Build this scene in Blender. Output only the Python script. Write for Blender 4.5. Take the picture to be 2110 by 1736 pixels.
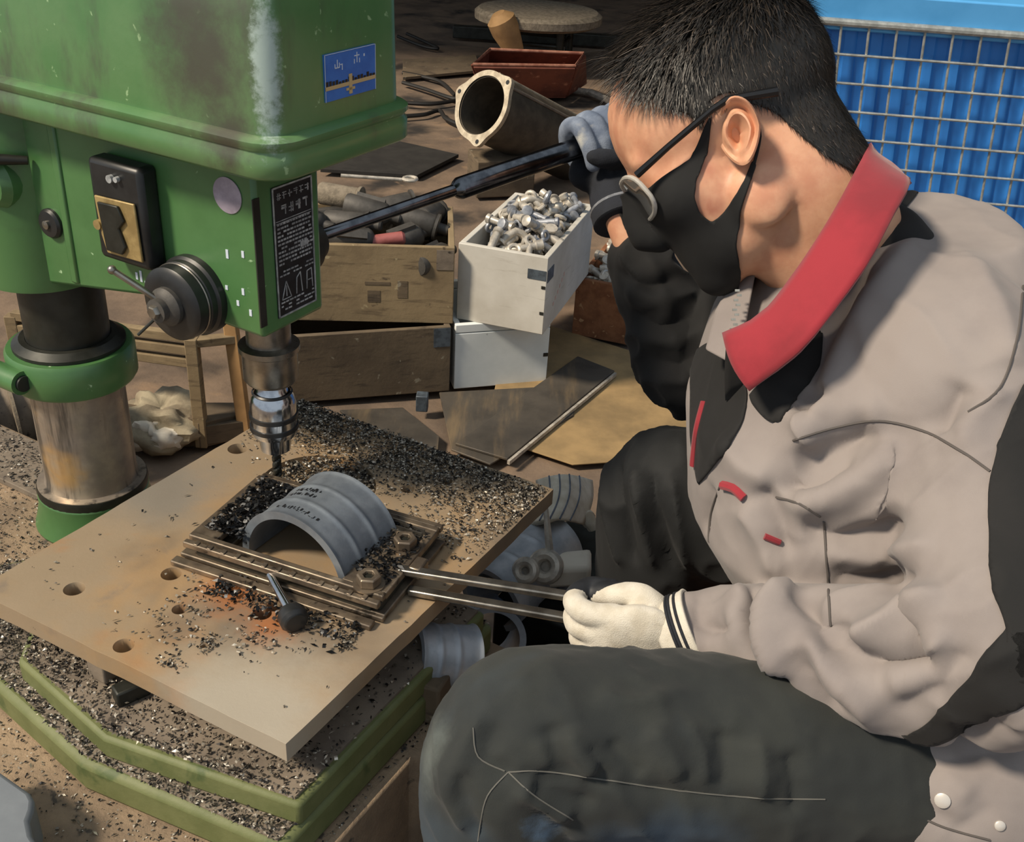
import bpy, bmesh, math, random
import numpy as np
from mathutils import Vector, Matrix, Euler
from mathutils.bvhtree import BVHTree
from mathutils import noise as mnoise

random.seed(7)
rng = np.random.default_rng(7)
scene = bpy.context.scene
COL = scene.collection
for o in list(bpy.data.objects):
    bpy.data.objects.remove(o)

# ------------------------------------------------------------------ camera
IMG_W, IMG_H, FOCAL = 2110.0, 1736.0, 2200.0
PITCH, ROLL = math.radians(30.0), math.radians(3.6)
CAM = np.array([0.0, 0.0, 1.08])
FWD = np.array([0, math.cos(PITCH), -math.sin(PITCH)])
_r0 = np.array([1.0, 0, 0]); _u0 = np.cross(_r0, FWD)
CR = _r0 * math.cos(ROLL) + _u0 * math.sin(ROLL)
CU = -_r0 * math.sin(ROLL) + _u0 * math.cos(ROLL)
camd = bpy.data.cameras.new('camera')
camd.sensor_fit = 'HORIZONTAL'; camd.sensor_width = 36.0
camd.lens = 36.0 * FOCAL / IMG_W
camd.clip_start = 0.02; camd.clip_end = 200
cam = bpy.data.objects.new('camera', camd); COL.objects.link(cam)
mw = Matrix.Identity(4)
for i in range(3):
    mw[i][0] = CR[i]; mw[i][1] = CU[i]; mw[i][2] = -FWD[i]; mw[i][3] = CAM[i]
cam.matrix_world = mw
scene.camera = cam

# ------------------------------------------------------------------ world, sun, exposure
scene.view_settings.view_transform = 'Standard'
scene.view_settings.look = 'None'
scene.view_settings.gamma = 1.0
scene.view_settings.use_curve_mapping = False
scene.view_settings.exposure = 0.22
world = bpy.data.worlds.new('daylight'); scene.world = world
world.use_nodes = True
wn = world.node_tree.nodes
wn['Background'].inputs[0].default_value = (0.80, 0.90, 1.0, 1)
wn['Background'].inputs[1].default_value = 0.50
sun_d = bpy.data.lights.new('sun', 'SUN'); sun_d.energy = 4.0; sun_d.angle = math.radians(9)
sun_d.color = (1.0, 0.86, 0.68)
sun = bpy.data.objects.new('sun', sun_d); COL.objects.link(sun)
sun_from = Vector((-0.62, -0.30, 0.72)).normalized()
sun.rotation_euler = sun_from.to_track_quat('Z', 'Y').to_euler()

# ------------------------------------------------------------------ measuring helpers (photo pixels -> points in the place)
def ray(x, y):
    return FWD + CR * (x - IMG_W / 2) / FOCAL - CU * (y - IMG_H / 2) / FOCAL
def atz(x, y, z):
    d = ray(x, y); return CAM + d * ((z - CAM[2]) / d[2])
def atd(x, y, dep):
    return CAM + ray(x, y) * dep
S0 = np.array([-.236, .908, 0.0]); TH = math.radians(-28.5)
AU = np.array([math.cos(TH), math.sin(TH), 0]); AV = np.array([-AU[1], AU[0], 0]); AZ = np.array([0, 0, 1.0])
def M(a, b, z):                      # frame of the drilling machine: spindle axis at a=b=0
    return S0 + AU * a + AV * b + AZ * z
def zhat(deg): return np.array([math.cos(math.radians(deg)), math.sin(math.radians(deg)), 0])
def nrm(v): v = np.asarray(v, float); return v / (np.linalg.norm(v) + 1e-12)

# ------------------------------------------------------------------ materials
def lin(c):
    if isinstance(c, str):
        c = c.lstrip('#'); c = [int(c[i:i + 2], 16) / 255 for i in (0, 2, 4)]
    return tuple((x / 12.92 if x <= .04045 else ((x + .055) / 1.055) ** 2.4) for x in c) + (1.0,)
MATS = {}
def mat(name, c1, c2=None, scale=18, lo=.38, hi=.66, rough=.6, metal=0.0, bump=0.0, bscale=None,
        spots=None, streak=None, island=None, coat=0.0, rvar=0.0, spec=.5, fabric=0.0, trans=0.0, sub=0.0, zones=None):
    m = bpy.data.materials.new(name); m.use_nodes = True
    nt = m.node_tree; N = nt.nodes; L = nt.links
    b = N['Principled BSDF']
    tc = N.new('ShaderNodeTexCoord')
    def noise(sc, det=6, rg=.6, vec=None, dist=0.0):
        n = N.new('ShaderNodeTexNoise'); n.inputs['Scale'].default_value = sc
        n.inputs['Detail'].default_value = det; n.inputs['Roughness'].default_value = rg
        n.inputs['Distortion'].default_value = dist
        L.new(vec if vec is not None else tc.outputs['Object'], n.inputs['Vector']); return n.outputs['Fac']
    def step(sock, a, z):
        r = N.new('ShaderNodeMapRange'); r.interpolation_type = 'SMOOTHSTEP'
        r.inputs[1].default_value = a; r.inputs[2].default_value = z
        L.new(sock, r.inputs[0]); return r.outputs[0]
    def mix(fac, A, B):
        x = N.new('ShaderNodeMix'); x.data_type = 'RGBA'
        if isinstance(fac, float): x.inputs[0].default_value = fac
        else: L.new(fac, x.inputs[0])
        for s, v in ((6, A), (7, B)):
            if isinstance(v, tuple): x.inputs[s].default_value = v
            else: L.new(v, x.inputs[s])
        return x.outputs[2]
    col = lin(c1)
    if c2 is not None:
        n1 = noise(scale)
        col = mix(step(n1, lo, hi), lin(c1), lin(c2))
    if streak:                       # (colour, axis stretch, scale, lo, hi)
        mp = N.new('ShaderNodeMapping'); L.new(tc.outputs['Object'], mp.inputs['Vector'])
        mp.inputs['Scale'].default_value = streak[1]
        col = mix(step(noise(streak[2], 5, .65, mp.outputs[0]), streak[3], streak[4]), col, lin(streak[0]))
    for sp in (spots or []):         # (colour, scale, lo, hi)
        col = mix(step(noise(sp[1], 4, .55, None, .3), sp[2], sp[3]), col, lin(sp[0]))
    for (zc, cen, sv, r0, r1, amp, ns) in (zones or []):     # worn or stained area: colour, centre, scale, inner and outer radius, raggedness
        sb = N.new('ShaderNodeVectorMath'); sb.operation = 'SUBTRACT'; L.new(tc.outputs['Object'], sb.inputs[0]); sb.inputs[1].default_value = tuple(cen)
        ml = N.new('ShaderNodeVectorMath'); ml.operation = 'MULTIPLY'; L.new(sb.outputs[0], ml.inputs[0]); ml.inputs[1].default_value = sv
        ln = N.new('ShaderNodeVectorMath'); ln.operation = 'LENGTH'; L.new(ml.outputs[0], ln.inputs[0])
        ad = N.new('ShaderNodeMath'); ad.operation = 'MULTIPLY_ADD'; L.new(noise(ns, 6, .7), ad.inputs[0]); ad.inputs[1].default_value = amp; L.new(ln.outputs['Value'], ad.inputs[2])
        col = mix(step(ad.outputs[0], r1 + amp * .5, r0 + amp * .5), col, lin(zc))
    if island:                       # colour varies from loose piece to loose piece
        g = N.new('ShaderNodeNewGeometry')
        cr = N.new('ShaderNodeValToRGB'); cr.color_ramp.interpolation = 'CONSTANT'
        els = cr.color_ramp.elements
        for k, (p, c) in enumerate(island):
            e = els[k] if k < 2 else els.new(p)
            e.position = p; e.color = lin(c)
        L.new(g.outputs['Random Per Island'], cr.inputs[0]); col = cr.outputs[0]
    if isinstance(col, tuple): b.inputs['Base Color'].default_value = col
    else: L.new(col, b.inputs['Base Color'])
    b.inputs['Roughness'].default_value = rough
    if rvar:
        r = N.new('ShaderNodeMapRange'); r.inputs[3].default_value = rough - rvar; r.inputs[4].default_value = rough + rvar
        r.inputs[1].default_value = .3; r.inputs[2].default_value = .7
        L.new(noise(scale * 1.7), r.inputs[0]); L.new(r.outputs[0], b.inputs['Roughness'])
    b.inputs['Metallic'].default_value = metal
    b.inputs['Specular IOR Level'].default_value = spec
    if coat: b.inputs['Coat Weight'].default_value = coat; b.inputs['Coat Roughness'].default_value = .25
    if fabric: b.inputs['Sheen Weight'].default_value = fabric; b.inputs['Sheen Roughness'].default_value = .5
    if trans: b.inputs['Transmission Weight'].default_value = trans
    if sub:
        b.inputs['Subsurface Weight'].default_value = sub; b.inputs['Subsurface Radius'].default_value = (.008, .003, .0015); b.inputs['Subsurface Scale'].default_value = 1.0
    if bump:
        bp = N.new('ShaderNodeBump'); bp.inputs['Strength'].default_value = bump; bp.inputs['Distance'].default_value = .004
        L.new(noise(bscale or scale * 6, 8, .65), bp.inputs['Height']); L.new(bp.outputs[0], b.inputs['Normal'])
    MATS[name] = m
    return m

m_floor = mat('floor_dirt', '#7d6a58', '#5a4d42', 5, .35, .7, .9, bump=.5, bscale=60, spots=[('#2a2623', 3, .52, .68), ('#8a725a', 9, .60, .75)])
m_plinth = mat('dusty_concrete', '#a08a70', '#7d6c59', 14, .35, .7, .92, bump=.6, bscale=220, spots=[('#4d463e', 60, .6, .7)])
m_green = mat('green_enamel', '#4c7646', '#3f683a', 9, .35, .7, .38, coat=.25, bump=.05, bscale=90, spots=[('#3f4a38', 11, .60, .78), ('#9fbf95', 55, .70, .74)], rvar=.1)
m_hood = mat('worn_green_hood_enamel', '#5d8052', '#4a7544', 7, .35, .65, .36, coat=.3, bump=.06, bscale=70,
             streak=('#4a4f40', (2, 2, .8), 7, .50, .74), spots=[('#8fae80', 70, .68, .73)], rvar=.1, zones=[('#46473a', M(.030, -.094, .915), (1, 1, .75), .012, .075, .09, 22), ('#46473a', M(.060, -.092, .845), (1, 1, 1), .004, .035, .05, 30), ('#a3b5ae', M(.093, -.082, .905), (1, 1, .24), .008, .017, .022, 120)])
m_green_dusty = mat('dusty_green_enamel', '#6d7249', '#5e653c', 25, .35, .7, .6, bump=.15, bscale=120, spots=[('#4d5a34', 30, .58, .7)])
m_plate = mat('rusty_steel_plate', '#9c8a72', '#a78a66', 8, .40, .66, .55, metal=.25, bump=.08, bscale=260,
              spots=[('#ad7d50', 10, .62, .80), ('#8a7c6c', 16, .60, .75), ('#5c4e42', 95, .70, .76), ('#7d6f5e', 5, .56, .72)], rvar=.1, zones=[('#a5683c', atz(480, 1215, .45), (1, 1, 1), .0, .05, .06, 35), ('#a5683c', atz(560, 1290, .45), (1, 1, 1), .0, .04, .05, 35), ('#8a8276', atz(330, 1010, .45), (1, 1, 1), .02, .09, .08, 14), ('#b0a695', atz(500, 1480, .45), (1, 1, 1), .03, .12, .08, 14)])
m_dusty_steel = mat('dusty_grey_steel', '#85796a', '#6a6055', 20, .35, .7, .75, metal=.1, bump=.15, bscale=200, spots=[('#3c362f', 70, .62, .7)])
m_steel = mat('bare_steel', '#9a968e', '#7b766e', 40, .35, .65, .32, metal=.9, rvar=.08)
m_chrome = mat('polished_steel', '#c8cbd0', '#a9adb4', 60, .4, .6, .16, metal=1.0, rvar=.05)
m_lever = mat('dark_polished_steel', '#6f7277', '#55585d', 60, .4, .6, .2, metal=1.0)
m_colsteel = mat('worn_column_steel', '#b3a694', '#948a80', 24, .35, .65, .36, metal=.55, rvar=.1,
                 streak=('#5d5852', (18, 18, 1.6), 2.2, .52, .66), spots=[('#c4a06c', 9, .62, .78)])
m_darksteel = mat('dark_oily_steel', '#33342f', '#23241f', 25, .35, .65, .45, metal=.35, rvar=.1)
m_black = mat('black_plastic', '#1a1b1c', '#232425', 30, .4, .6, .4)
m_blackpaint = mat('black_print', '#151516', None, rough=.5)
m_jig = mat('jig_steel', '#8d7f6d', '#6b6054', 45, .35, .65, .42, metal=.7, rvar=.1, spots=[('#3a342e', 60, .60, .7)])
m_alu = mat('cast_aluminium', '#7f878f', '#6d757e', 40, .35, .65, .5, metal=.45, bump=.08, bscale=500, rvar=.08)
m_alu_light = mat('pale_cast_aluminium', '#b9bec4', '#9aa2ab', 30, .35, .65, .5, metal=.35, bump=.06, bscale=400)
m_casting = mat('bright_small_casting', '#cfc7b9', '#a49e94', 60, .35, .65, .42, metal=.35)
m_casting_cool = mat('grey_small_casting', '#a7abb2', '#7c7f85', 60, .35, .65, .42, metal=.4)
m_chip = mat('metal_shavings', '#777777', island=[(0, '#1c1b1b'), (.26, '#3b3731'), (.48, '#6b6459'), (.68, '#9a9284'), (.88, '#cfc8ba')], rough=.4, metal=.4)
m_chip_dark = mat('dark_metal_shavings', '#333333', island=[(0, '#0c0d0f'), (.55, '#1b1c1e'), (.80, '#3a3a3a'), (.93, '#8d8d8c')], rough=.4, metal=.4)
m_wood_tan = mat('weathered_tan_wood', '#8f7d5f', '#7b6a50', 9, .35, .7, .85, bump=.2, bscale=60, streak=('#6a5b45', (3, 3, 26), 4, .52, .7), spots=[('#544737', 24, .64, .72), ('#a79877', 40, .66, .72)])
m_wood_dark = mat('dark_grimy_wood', '#6a5c49', '#564a3b', 9, .35, .7, .88, bump=.2, bscale=60, streak=('#453b30', (3, 3, 22), 4, .52, .7), spots=[('#8b8371', 40, .66, .72)])
m_wood_white = mat('whitewashed_board', '#c9c6bd', '#b2ada2', 6, .35, .7, .8, bump=.1, bscale=50, streak=('#a39d92', (2.5, 2.5, 24), 4, .58, .74), spots=[('#86837c', 30, .72, .76)])
m_wood_paint = mat('white_painted_board', '#e4e9e8', '#d3d9d8', 6, .4, .7, .7, bump=.06, bscale=50, spots=[('#a9aeae', 45, .73, .76)])
m_wood_brown = mat('reddish_brown_board', '#8f6040', '#75492e', 30, .35, .65, .85, bump=.25, bscale=90, spots=[('#b08a64', 60, .64, .7)])
m_wood_pale = mat('pale_raw_wood', '#b08a5c', '#95744c', 12, .35, .7, .8, bump=.12, bscale=80)
m_bracket = mat('blue_grey_tin', '#5f6a74', '#4b535b', 50, .4, .6, .5, metal=.4)
m_sheet = mat('dark_sheet_steel', '#565048', '#3f3b36', 6, .35, .65, .6, metal=.3, bump=.1, bscale=120, streak=('#7b6a52', (14, 2, 2), 1.0, .50, .72), rvar=.1)
m_sheet_tan = mat('dusty_board_on_floor', '#9c8259', '#7b6747', 6, .35, .65, .85, bump=.15, bscale=120, spots=[('#3d372f', 5, .55, .66)])
m_motor = mat('dark_grey_motor_body', '#55524e', '#42403d', 30, .35, .65, .6, metal=.3, bump=.1, bscale=200)
m_rustred = mat('red_oxide_paint', '#75402f', '#5a3026', 14, .35, .7, .75, bump=.1, bscale=90, spots=[('#a5705a', 20, .62, .74)])
m_tube = mat('dull_brown_tube', '#5d5549', '#48423a', 20, .35, .65, .6, metal=.3)
m_flange = mat('raw_flange_metal', '#c9bda6', '#a89b86', 40, .35, .65, .5, metal=.4)
m_wire = mat('black_cable', '#1d1b19', rough=.6)
m_stone = mat('pale_gritty_slab', '#8a7f6e', '#6c6355', 60, .35, .65, .9, bump=.4, bscale=180)
m_blue = mat('blue_plastic', '#2f7fd0', '#2a70bd', 6, .35, .65, .5, bump=.08, bscale=20, spots=[('#2460a5', 14, .6, .75)])
m_blue_light = mat('light_blue_plastic', '#5aaae6', '#4d9cd8', 6, .35, .65, .45)
m_galv = mat('galvanised_wire', '#c3c4bd', '#9fa09a', 50, .35, .65, .4, metal=.6)
m_sticker = mat('pale_mauve_sticker', '#a59aa8', '#8d838f', 60, .35, .65, .6)
m_blue_sticker = mat('blue_sticker', '#2c64b4', '#3672c2', 40, .35, .65, .45)
m_white_print = mat('white_print', '#c9d3e0', rough=.5)
m_gold = mat('gold_print', '#c2a878', rough=.5)
m_plate_black = mat('black_nameplate', '#26262a', '#1c1c1f', 60, .4, .6, .35, metal=.2)
m_silver_print = mat('silver_print', '#b7bbbd', '#8d9092', 90, .4, .6, .4, metal=.3)
m_brass = mat('brass_switch_plate', '#b19a68', '#8f7a4f', 50, .35, .65, .45, metal=.35)
m_rag = mat('crumpled_rag_cloth', '#a39880', '#7c715e', 18, .35, .65, .9, bump=.2, bscale=200)
m_rag_white = mat('white_paper_scrap', '#e0d8c8', '#c8bfae', 18, .35, .65, .85)
m_grey_slab = mat('grey_painted_metal', '#6c7278', '#7f858a', 9, .35, .65, .6, bump=.06)
m_mortar = mat('dark_rubber_mat', '#2b2926', '#211f1d', 20, .35, .65, .85)

# ------------------------------------------------------------------ mesh building
def inside(poly, p):
    c = False; n = len(poly); j = n - 1
    for i in range(n):
        if (poly[i][1] > p[1]) != (poly[j][1] > p[1]) and p[0] < (poly[j][0] - poly[i][0]) * (p[1] - poly[i][1]) / (poly[j][1] - poly[i][1]) + poly[i][0]: c = not c
        j = i
    return c
class MB:
    def __init__(s): s.v = []; s.f = []; s.mi = []
    def add(s, vs, fs, mi=0):
        o = len(s.v); s.v += [tuple(map(float, p)) for p in vs]
        s.f += [tuple(i + o for i in f) for f in fs]; s.mi += [mi] * len(fs); return s
    def box(s, c, ax, ay, az, mi=0):       # centre and half-axis vectors
        c = np.asarray(c, float); ax, ay, az = map(lambda q: np.asarray(q, float), (ax, ay, az))
        vs = [c + i * ax + j * ay + k * az for k in (-1, 1) for j in (-1, 1) for i in (-1, 1)]
        return s.add(vs, [(0, 2, 3, 1), (4, 5, 7, 6), (0, 1, 5, 4), (2, 6, 7, 3), (0, 4, 6, 2), (1, 3, 7, 5)], mi)
    def mbox(s, a0, a1, b0, b1, z0, z1, mi=0):   # box in the machine frame
        return s.box(M((a0 + a1) / 2, (b0 + b1) / 2, (z0 + z1) / 2), AU * (a1 - a0) / 2, AV * (b1 - b0) / 2, AZ * (z1 - z0) / 2, mi)
    def prism(s, poly, d, mi=0):           # polygon (3D points) extruded by vector d
        n = len(poly); d = np.asarray(d, float); P = [np.asarray(p, float) for p in poly]
        vs = P + [p + d for p in P]
        fs = [tuple(range(n - 1, -1, -1)), tuple(range(n, 2 * n))] + [(i, (i + 1) % n, n + (i + 1) % n, n + i) for i in range(n)]
        return s.add(vs, fs, mi)
    def lathe(s, o, axis, prof, n=32, mi=0, cap=True, ref=None):   # prof: (r, h) along axis from o
        o = np.asarray(o, float); ax = nrm(axis)
        t = np.array([1., 0, 0]) if abs(ax[0]) < .8 else np.array([0, 1., 0])
        if ref is not None: t = np.asarray(ref, float)
        e1 = nrm(t - ax * (t @ ax)); e2 = np.cross(ax, e1)
        vs = []; fs = []
        for r, h in prof:
            for k in range(n):
                q = 2 * math.pi * k / n
                vs.append(o + ax * h + (e1 * math.cos(q) + e2 * math.sin(q)) * max(r, 1e-5))
        for j in range(len(prof) - 1):
            for k in range(n):
                k2 = (k + 1) % n
                fs.append((j * n + k, j * n + k2, (j + 1) * n + k2, (j + 1) * n + k))
        if cap:
            fs.append(tuple(range(n - 1, -1, -1))); fs.append(tuple((len(prof) - 1) * n + k for k in range(n)))
        return s.add(vs, fs, mi)
    def cyl(s, p, q, r, r2=None, n=20, mi=0):
        p = np.asarray(p, float); q = np.asarray(q, float); h = np.linalg.norm(q - p)
        return s.lathe(p, q - p, [(r, 0), (r if r2 is None else r2, h)], n, mi)
    def tube(s, pts, r, n=10, mi=0, cap=True, sx=1.0, closed=False):
        P = [np.asarray(p, float) for p in pts]; m = len(P)
        rr = r if hasattr(r, '__len__') else [r] * m
        vs = []; fs = []; prev = None
        for i in range(m):
            a = P[(i - 1) % m] if (closed or i > 0) else P[i]; b = P[(i + 1) % m] if (closed or i < m - 1) else P[i]
            t = nrm(b - a)
            if prev is None:
                ref = np.array([0, 0, 1.]) if abs(t[2]) < .9 else np.array([1., 0, 0])
                e1 = nrm(ref - t * (ref @ t))
            else: e1 = nrm(prev - t * (prev @ t))
            prev = e1; e2 = np.cross(t, e1)
            for k in range(n):
                q = 2 * math.pi * k / n
                vs.append(P[i] + (e1 * math.cos(q) * sx + e2 * math.sin(q)) * rr[i])
        for j in range(m - 1 if not closed else m):
            j2 = (j + 1) % m
            for k in range(n):
                k2 = (k + 1) % n
                fs.append((j * n + k, j * n + k2, j2 * n + k2, j2 * n + k))
        if cap and not closed:
            fs.append(tuple(range(n - 1, -1, -1))); fs.append(tuple((m - 1) * n + k for k in range(n)))
        return s.add(vs, fs, mi)
    def ell(s, c, ax, ay, az, n=16, mi=0):   # ellipsoid with half-axis vectors
        c = np.asarray(c, float); vs = []; fs = []; nr = n // 2 + 1
        for j in range(nr + 1):
            ph = math.pi * j / nr
            for k in range(n):
                q = 2 * math.pi * k / n
                vs.append(c + np.asarray(ax) * math.sin(ph) * math.cos(q) + np.asarray(ay) * math.sin(ph) * math.sin(q) + np.asarray(az) * math.cos(ph))
        for j in range(nr):
            for k in range(n):
                k2 = (k + 1) % n
                fs.append((j * n + k, (j + 1) * n + k, (j + 1) * n + k2, j * n + k2))
        return s.add(vs, fs, mi)
    def loft(s, rings, mi=0, cap=True, closed=True):
        n = len(rings[0]); vs = [p for r in rings for p in r]; fs = []
        for j in range(len(rings) - 1):
            for k in range(n if closed else n - 1):
                k2 = (k + 1) % n
                fs.append((j * n + k, j * n + k2, (j + 1) * n + k2, (j + 1) * n + k))
        if cap:
            fs.append(tuple(range(n - 1, -1, -1))); fs.append(tuple((len(rings) - 1) * n + k for k in range(n)))
        return s.add(vs, fs, mi)
    def mesh(s, name, smooth=True, angle=35, fix=True):
        me = bpy.data.meshes.new(name); me.from_pydata(s.v, [], s.f); me.update()
        if fix:
            bm = bmesh.new(); bm.from_mesh(me)
            bmesh.ops.remove_doubles(bm, verts=bm.verts, dist=1e-6)
            bmesh.ops.recalc_face_normals(bm, faces=bm.faces); bm.to_mesh(me); bm.free()
        elif s.mi: me.polygons.foreach_set('material_index', s.mi)
        if smooth:
            me.polygons.foreach_set('use_smooth', [True] * len(me.polygons))
            me.set_sharp_from_angle(angle=math.radians(angle))
        return me
    def build(s, name, m, parent=None, bevel=0, smooth=True, angle=35, label=None, fix=True):
        me = s.mesh(name, smooth, angle, fix)
        return add_obj(name, me, m, parent, bevel, label)

def add_obj(name, me, m, parent=None, bevel=0, label=None):
    o = bpy.data.objects.new(name, me); COL.objects.link(o)
    for x in (m if isinstance(m, (list, tuple)) else [m]): me.materials.append(x)
    if parent is not None:
        o.parent = parent
        if parent.type == 'EMPTY': o.location = -parent.location
    if bevel:
        bv = o.modifiers.new('bevel', 'BEVEL'); bv.width = bevel; bv.segments = 2; bv.limit_method = 'ANGLE'; bv.angle_limit = math.radians(40)
    if label: o['label'] = label
    return o
def tag(o, label, cat, group=None):
    o['label'] = label; o['category'] = cat
    if group: o['group'] = group
    return o
def thing(name, loc, label, cat, group=None):
    o = bpy.data.objects.new(name, None); COL.objects.link(o)
    o.location = Vector(loc); o.empty_display_size = .05
    return tag(o, label, cat, group)
def structure(o): o['kind'] = 'structure'; return o
def stuff(o): o['kind'] = 'stuff'; return o

# ================================================================== SETTING
g = MB(); 
nx = 60
xs = np.linspace(-7, 7, nx); ys = np.linspace(-2.5, 10, nx)
vs = [(x, y, .012 * mnoise.noise((x * 2.3, y * 2.3, 0)) - .014) for y in ys for x in xs]
g.add(vs, [(j * nx + i, j * nx + i + 1, (j + 1) * nx + i + 1, (j + 1) * nx + i) for j in range(nx - 1) for i in range(nx - 1)])
structure(g.build('floor', m_floor, angle=80))

# raised concrete block that carries the machine
PZ = .325
pl = MB().prism([M(a, q, -.03) for a, q in [(-.95, -.66), (.25, -.66), (.25, -.115), (.345, -.085), (.345, .058), (-.95, .058)]], AZ * (PZ + .03))
tag(pl.build('concrete_plinth', m_plinth, bevel=.006), 'low dusty concrete block under the green drilling machine', 'plinth')

# ================================================================== DRILL PRESS
dp = thing('drill_press', M(-.272, -.014, PZ), 'worn green bench drilling machine with polished column and pulley hood', 'drill press')
# base casting: lower slab with a clipped corner, raised middle, column foot
BT = .360; ST = .385
bl = [(-.27, -.20), (-.25, -.258), (-.088, -.282), (.039, -.301), (.238, -.275), (.238, .045), (-.20, .045), (-.20, -.10)]
sl = [(-.13, -.20), (-.081, -.264), (.054, -.286), (.236, -.252), (.236, .03), (-.13, .03)]
def inset(pl_, d):
    c_ = np.mean(np.array(pl_), 0); return [tuple(np.array(p) + nrm(c_ - np.array(p)) * d * 1.3) for p in pl_]
b = MB().prism([M(a, q, PZ) for a, q in bl], AZ * (BT - PZ))
base = b.build('base', m_green_dusty, dp, bevel=.006, label='olive green base slab')
b = MB().prism([M(a, q, BT) for a, q in sl], AZ * (ST - BT))
b.build('base_step', m_green_dusty, base, bevel=.004)
b = MB().prism([M(a, q, BT) for a, q in inset(bl, .007)], AZ * .0015)
b.build('grime_layer', m_dusty_steel, base, label='crust of grey dust on the base')
b = MB().prism([M(a, q, ST) for a, q in inset(sl, .006)], AZ * .003)
b.build('worktable_surface', m_dusty_steel, base, label='grimy machined face of the base')
ca, cb = -.272, -.014
f = MB().lathe(M(ca, cb, PZ), AZ, [(.070, 0), (.066, .012), (.0615, .030), (.0615, .045), (.056, .047)], 40)
f.build('column_foot', m_green, dp, bevel=.003)
c = MB().lathe(M(ca, cb, 0), AZ, [(.060, .372), (.060, .380), (.0515, .381), (.050, .39), (.050, .520)], 48)
c.build('column', m_colsteel, dp, label='scuffed bright steel lower column')
c = MB().lathe(M(ca, cb, 0), AZ, [(.0605, .366), (.0615, .374), (.0605, .379)], 48); c.build('column_ring', m_darksteel, dp)
c = MB().lathe(M(ca, cb, 0), AZ, [(.043, .515), (.043, .66)], 40); c.build('column_sleeve', m_darksteel, dp, label='oily black upper column')
c = MB().lathe(M(ca, cb, 0), AZ, [(.0435, .512), (.064, .512), (.0665, .516), (.0665, .548), (.064, .552), (.0435, .552)], 48, cap=False)
lug = M(ca - .022, cb - .070, .534)
c.cyl(lug - AU * .035, lug + AU * .030, .013, n=20)
col = c.build('column_collar', m_green, dp, label='green split clamp collar')
MB().cyl(lug + AU * .0295, lug + AU * .034, .0085, n=20).build('clamp_bolt', m_black, col)
MB().lathe(M(ca, cb, 0), AZ, [(.0436, .5525), (.058, .5525), (.058, .556), (.050, .562), (.0436, .562)], 40, cap=False).build('collar_ring', m_darksteel, dp)

# head casting
hz = .830
prof = [(.047, .663), (.047, hz), (-.40, hz), (-.40, .64), (-.26, .638), (-.10, .6655)]
h = MB().prism([M(a, -.055, z) for a, z in prof], AV * .082)
head = h.build('head_casting', m_green, dp, bevel=.004)
h = MB().lathe(M(ca - .01, cb - .006, 0), AZ, [(.044, .632), (.0615, .634), (.0625, .64), (.0625, hz)], 40)
h.build('column_boss', m_green, dp)
MB().mbox(-.196, -.186, -.0575, -.04, .655, .828).build('casting_rib', m_green, head, bevel=.002)
MB().mbox(.0466, .0478, -.058, -.050, .675, .79).build('casting_seam', m_darksteel, head)
# small levers at the far left of the head
MB().tube([M(-.225, -.060, .770), M(-.25, -.085, .772), M(-.30, -.12, .774)], [.004, .006, .007], 12).build('lock_lever', m_darksteel, dp, label='black lock lever')
MB().lathe(M(-.262, -.055, .745), -AV, [(.026, 0), (.026, .018), (.020, .026), (0, .028)], 24).build('lever_boss', m_green, dp)
cap = MB().lathe(M(-.212, -.052, .711), -AV, [(.0145, 0), (.0145, .006), (.0125, .0085), (.006, .0095), (0, .0095)], 28).build('oil_cap', m_black, dp, label='round black cap')
MB().lathe(M(-.212, -.0613, .711), -AV, [(.0042, 0), (.0042, .0022), (0, .003)], 16).build('cap_pin', m_steel, cap)
# switch box
sw = MB().mbox(-.126, -.062, -.075, -.054, .704, .797).build('switch_box', m_black, dp, bevel=.005, label='black switch box with brass face')
MB().prism([M(a, -.0755, z) for a, z in [(-.119, .764), (-.070, .766), (-.068, .713), (-.112, .712), (-.1165, .728)]], -AV * .0025).build('switch_plate', m_brass, sw, bevel=.001)
MB().prism([M(a, -.078, z) for a, z in [(-.113, .760), (-.088, .761), (-.082, .748), (-.090, .740), (-.084, .724), (-.090, .716), (-.109, .716)]], -AV * .003).build('worn_patch', m_darksteel, sw, bevel=.001)
MB().cyl(M(-.096, -.0752, .783), M(-.096, -.079, .783), .0035).cyl(M(-.088, -.0752, .784), M(-.088, -.079, .784), .0025).build('indicator', m_silver_print, sw)
MB().cyl(M(-.119, -.0752, .737), M(-.119, -.0795, .737), .0045).build('plate_screw', m_brass, sw)
# oval sticker
MB().lathe(M(.018, -.0553, .787), -AV, [(.0155, 0), (.0155, .0006)], 32).build('oval_sticker', m_sticker, dp)
# depth dial
da, dz = -.030, .686
d = MB().lathe(M(da, -.05, dz), -AV, [(.037, 0), (.037, .012), (.0345, .014), (.0345, .020), (.0335, .021), (.0335, .034), (.030, .037), (.020, .038)], 44).build('depth_dial', m_black, dp, label='black feed dial')
MB().lathe(M(da, -.05, dz), -AV, [(.0338, .0225), (.0345, .0232), (.0338, .024)], 44, cap=False).build('scale_ring', m_steel, d)
MB().lathe(M(da, -.086, dz), -AV, [(.0175, 0), (.0175, .006), (.014, .010), (.0105, .011), (.0105, .017), (0, .018)], 32).build('dial_hub', m_motor, d)
MB().lathe(M(da, -.1, dz), -AV, [(.0065, 0), (.0065, .006), (.005, .008), (0, .008)], 6).build('hub_nut', m_steel, d)
MB().tube([M(da - .004, -.094, dz + .006), M(da - .037, -.112, dz + .032)], .0028, 10).ell(M(da - .037, -.112, dz + .032), AU * .004, AV * .004, AZ * .004, 10).build('dial_lever', m_steel, d)
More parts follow.
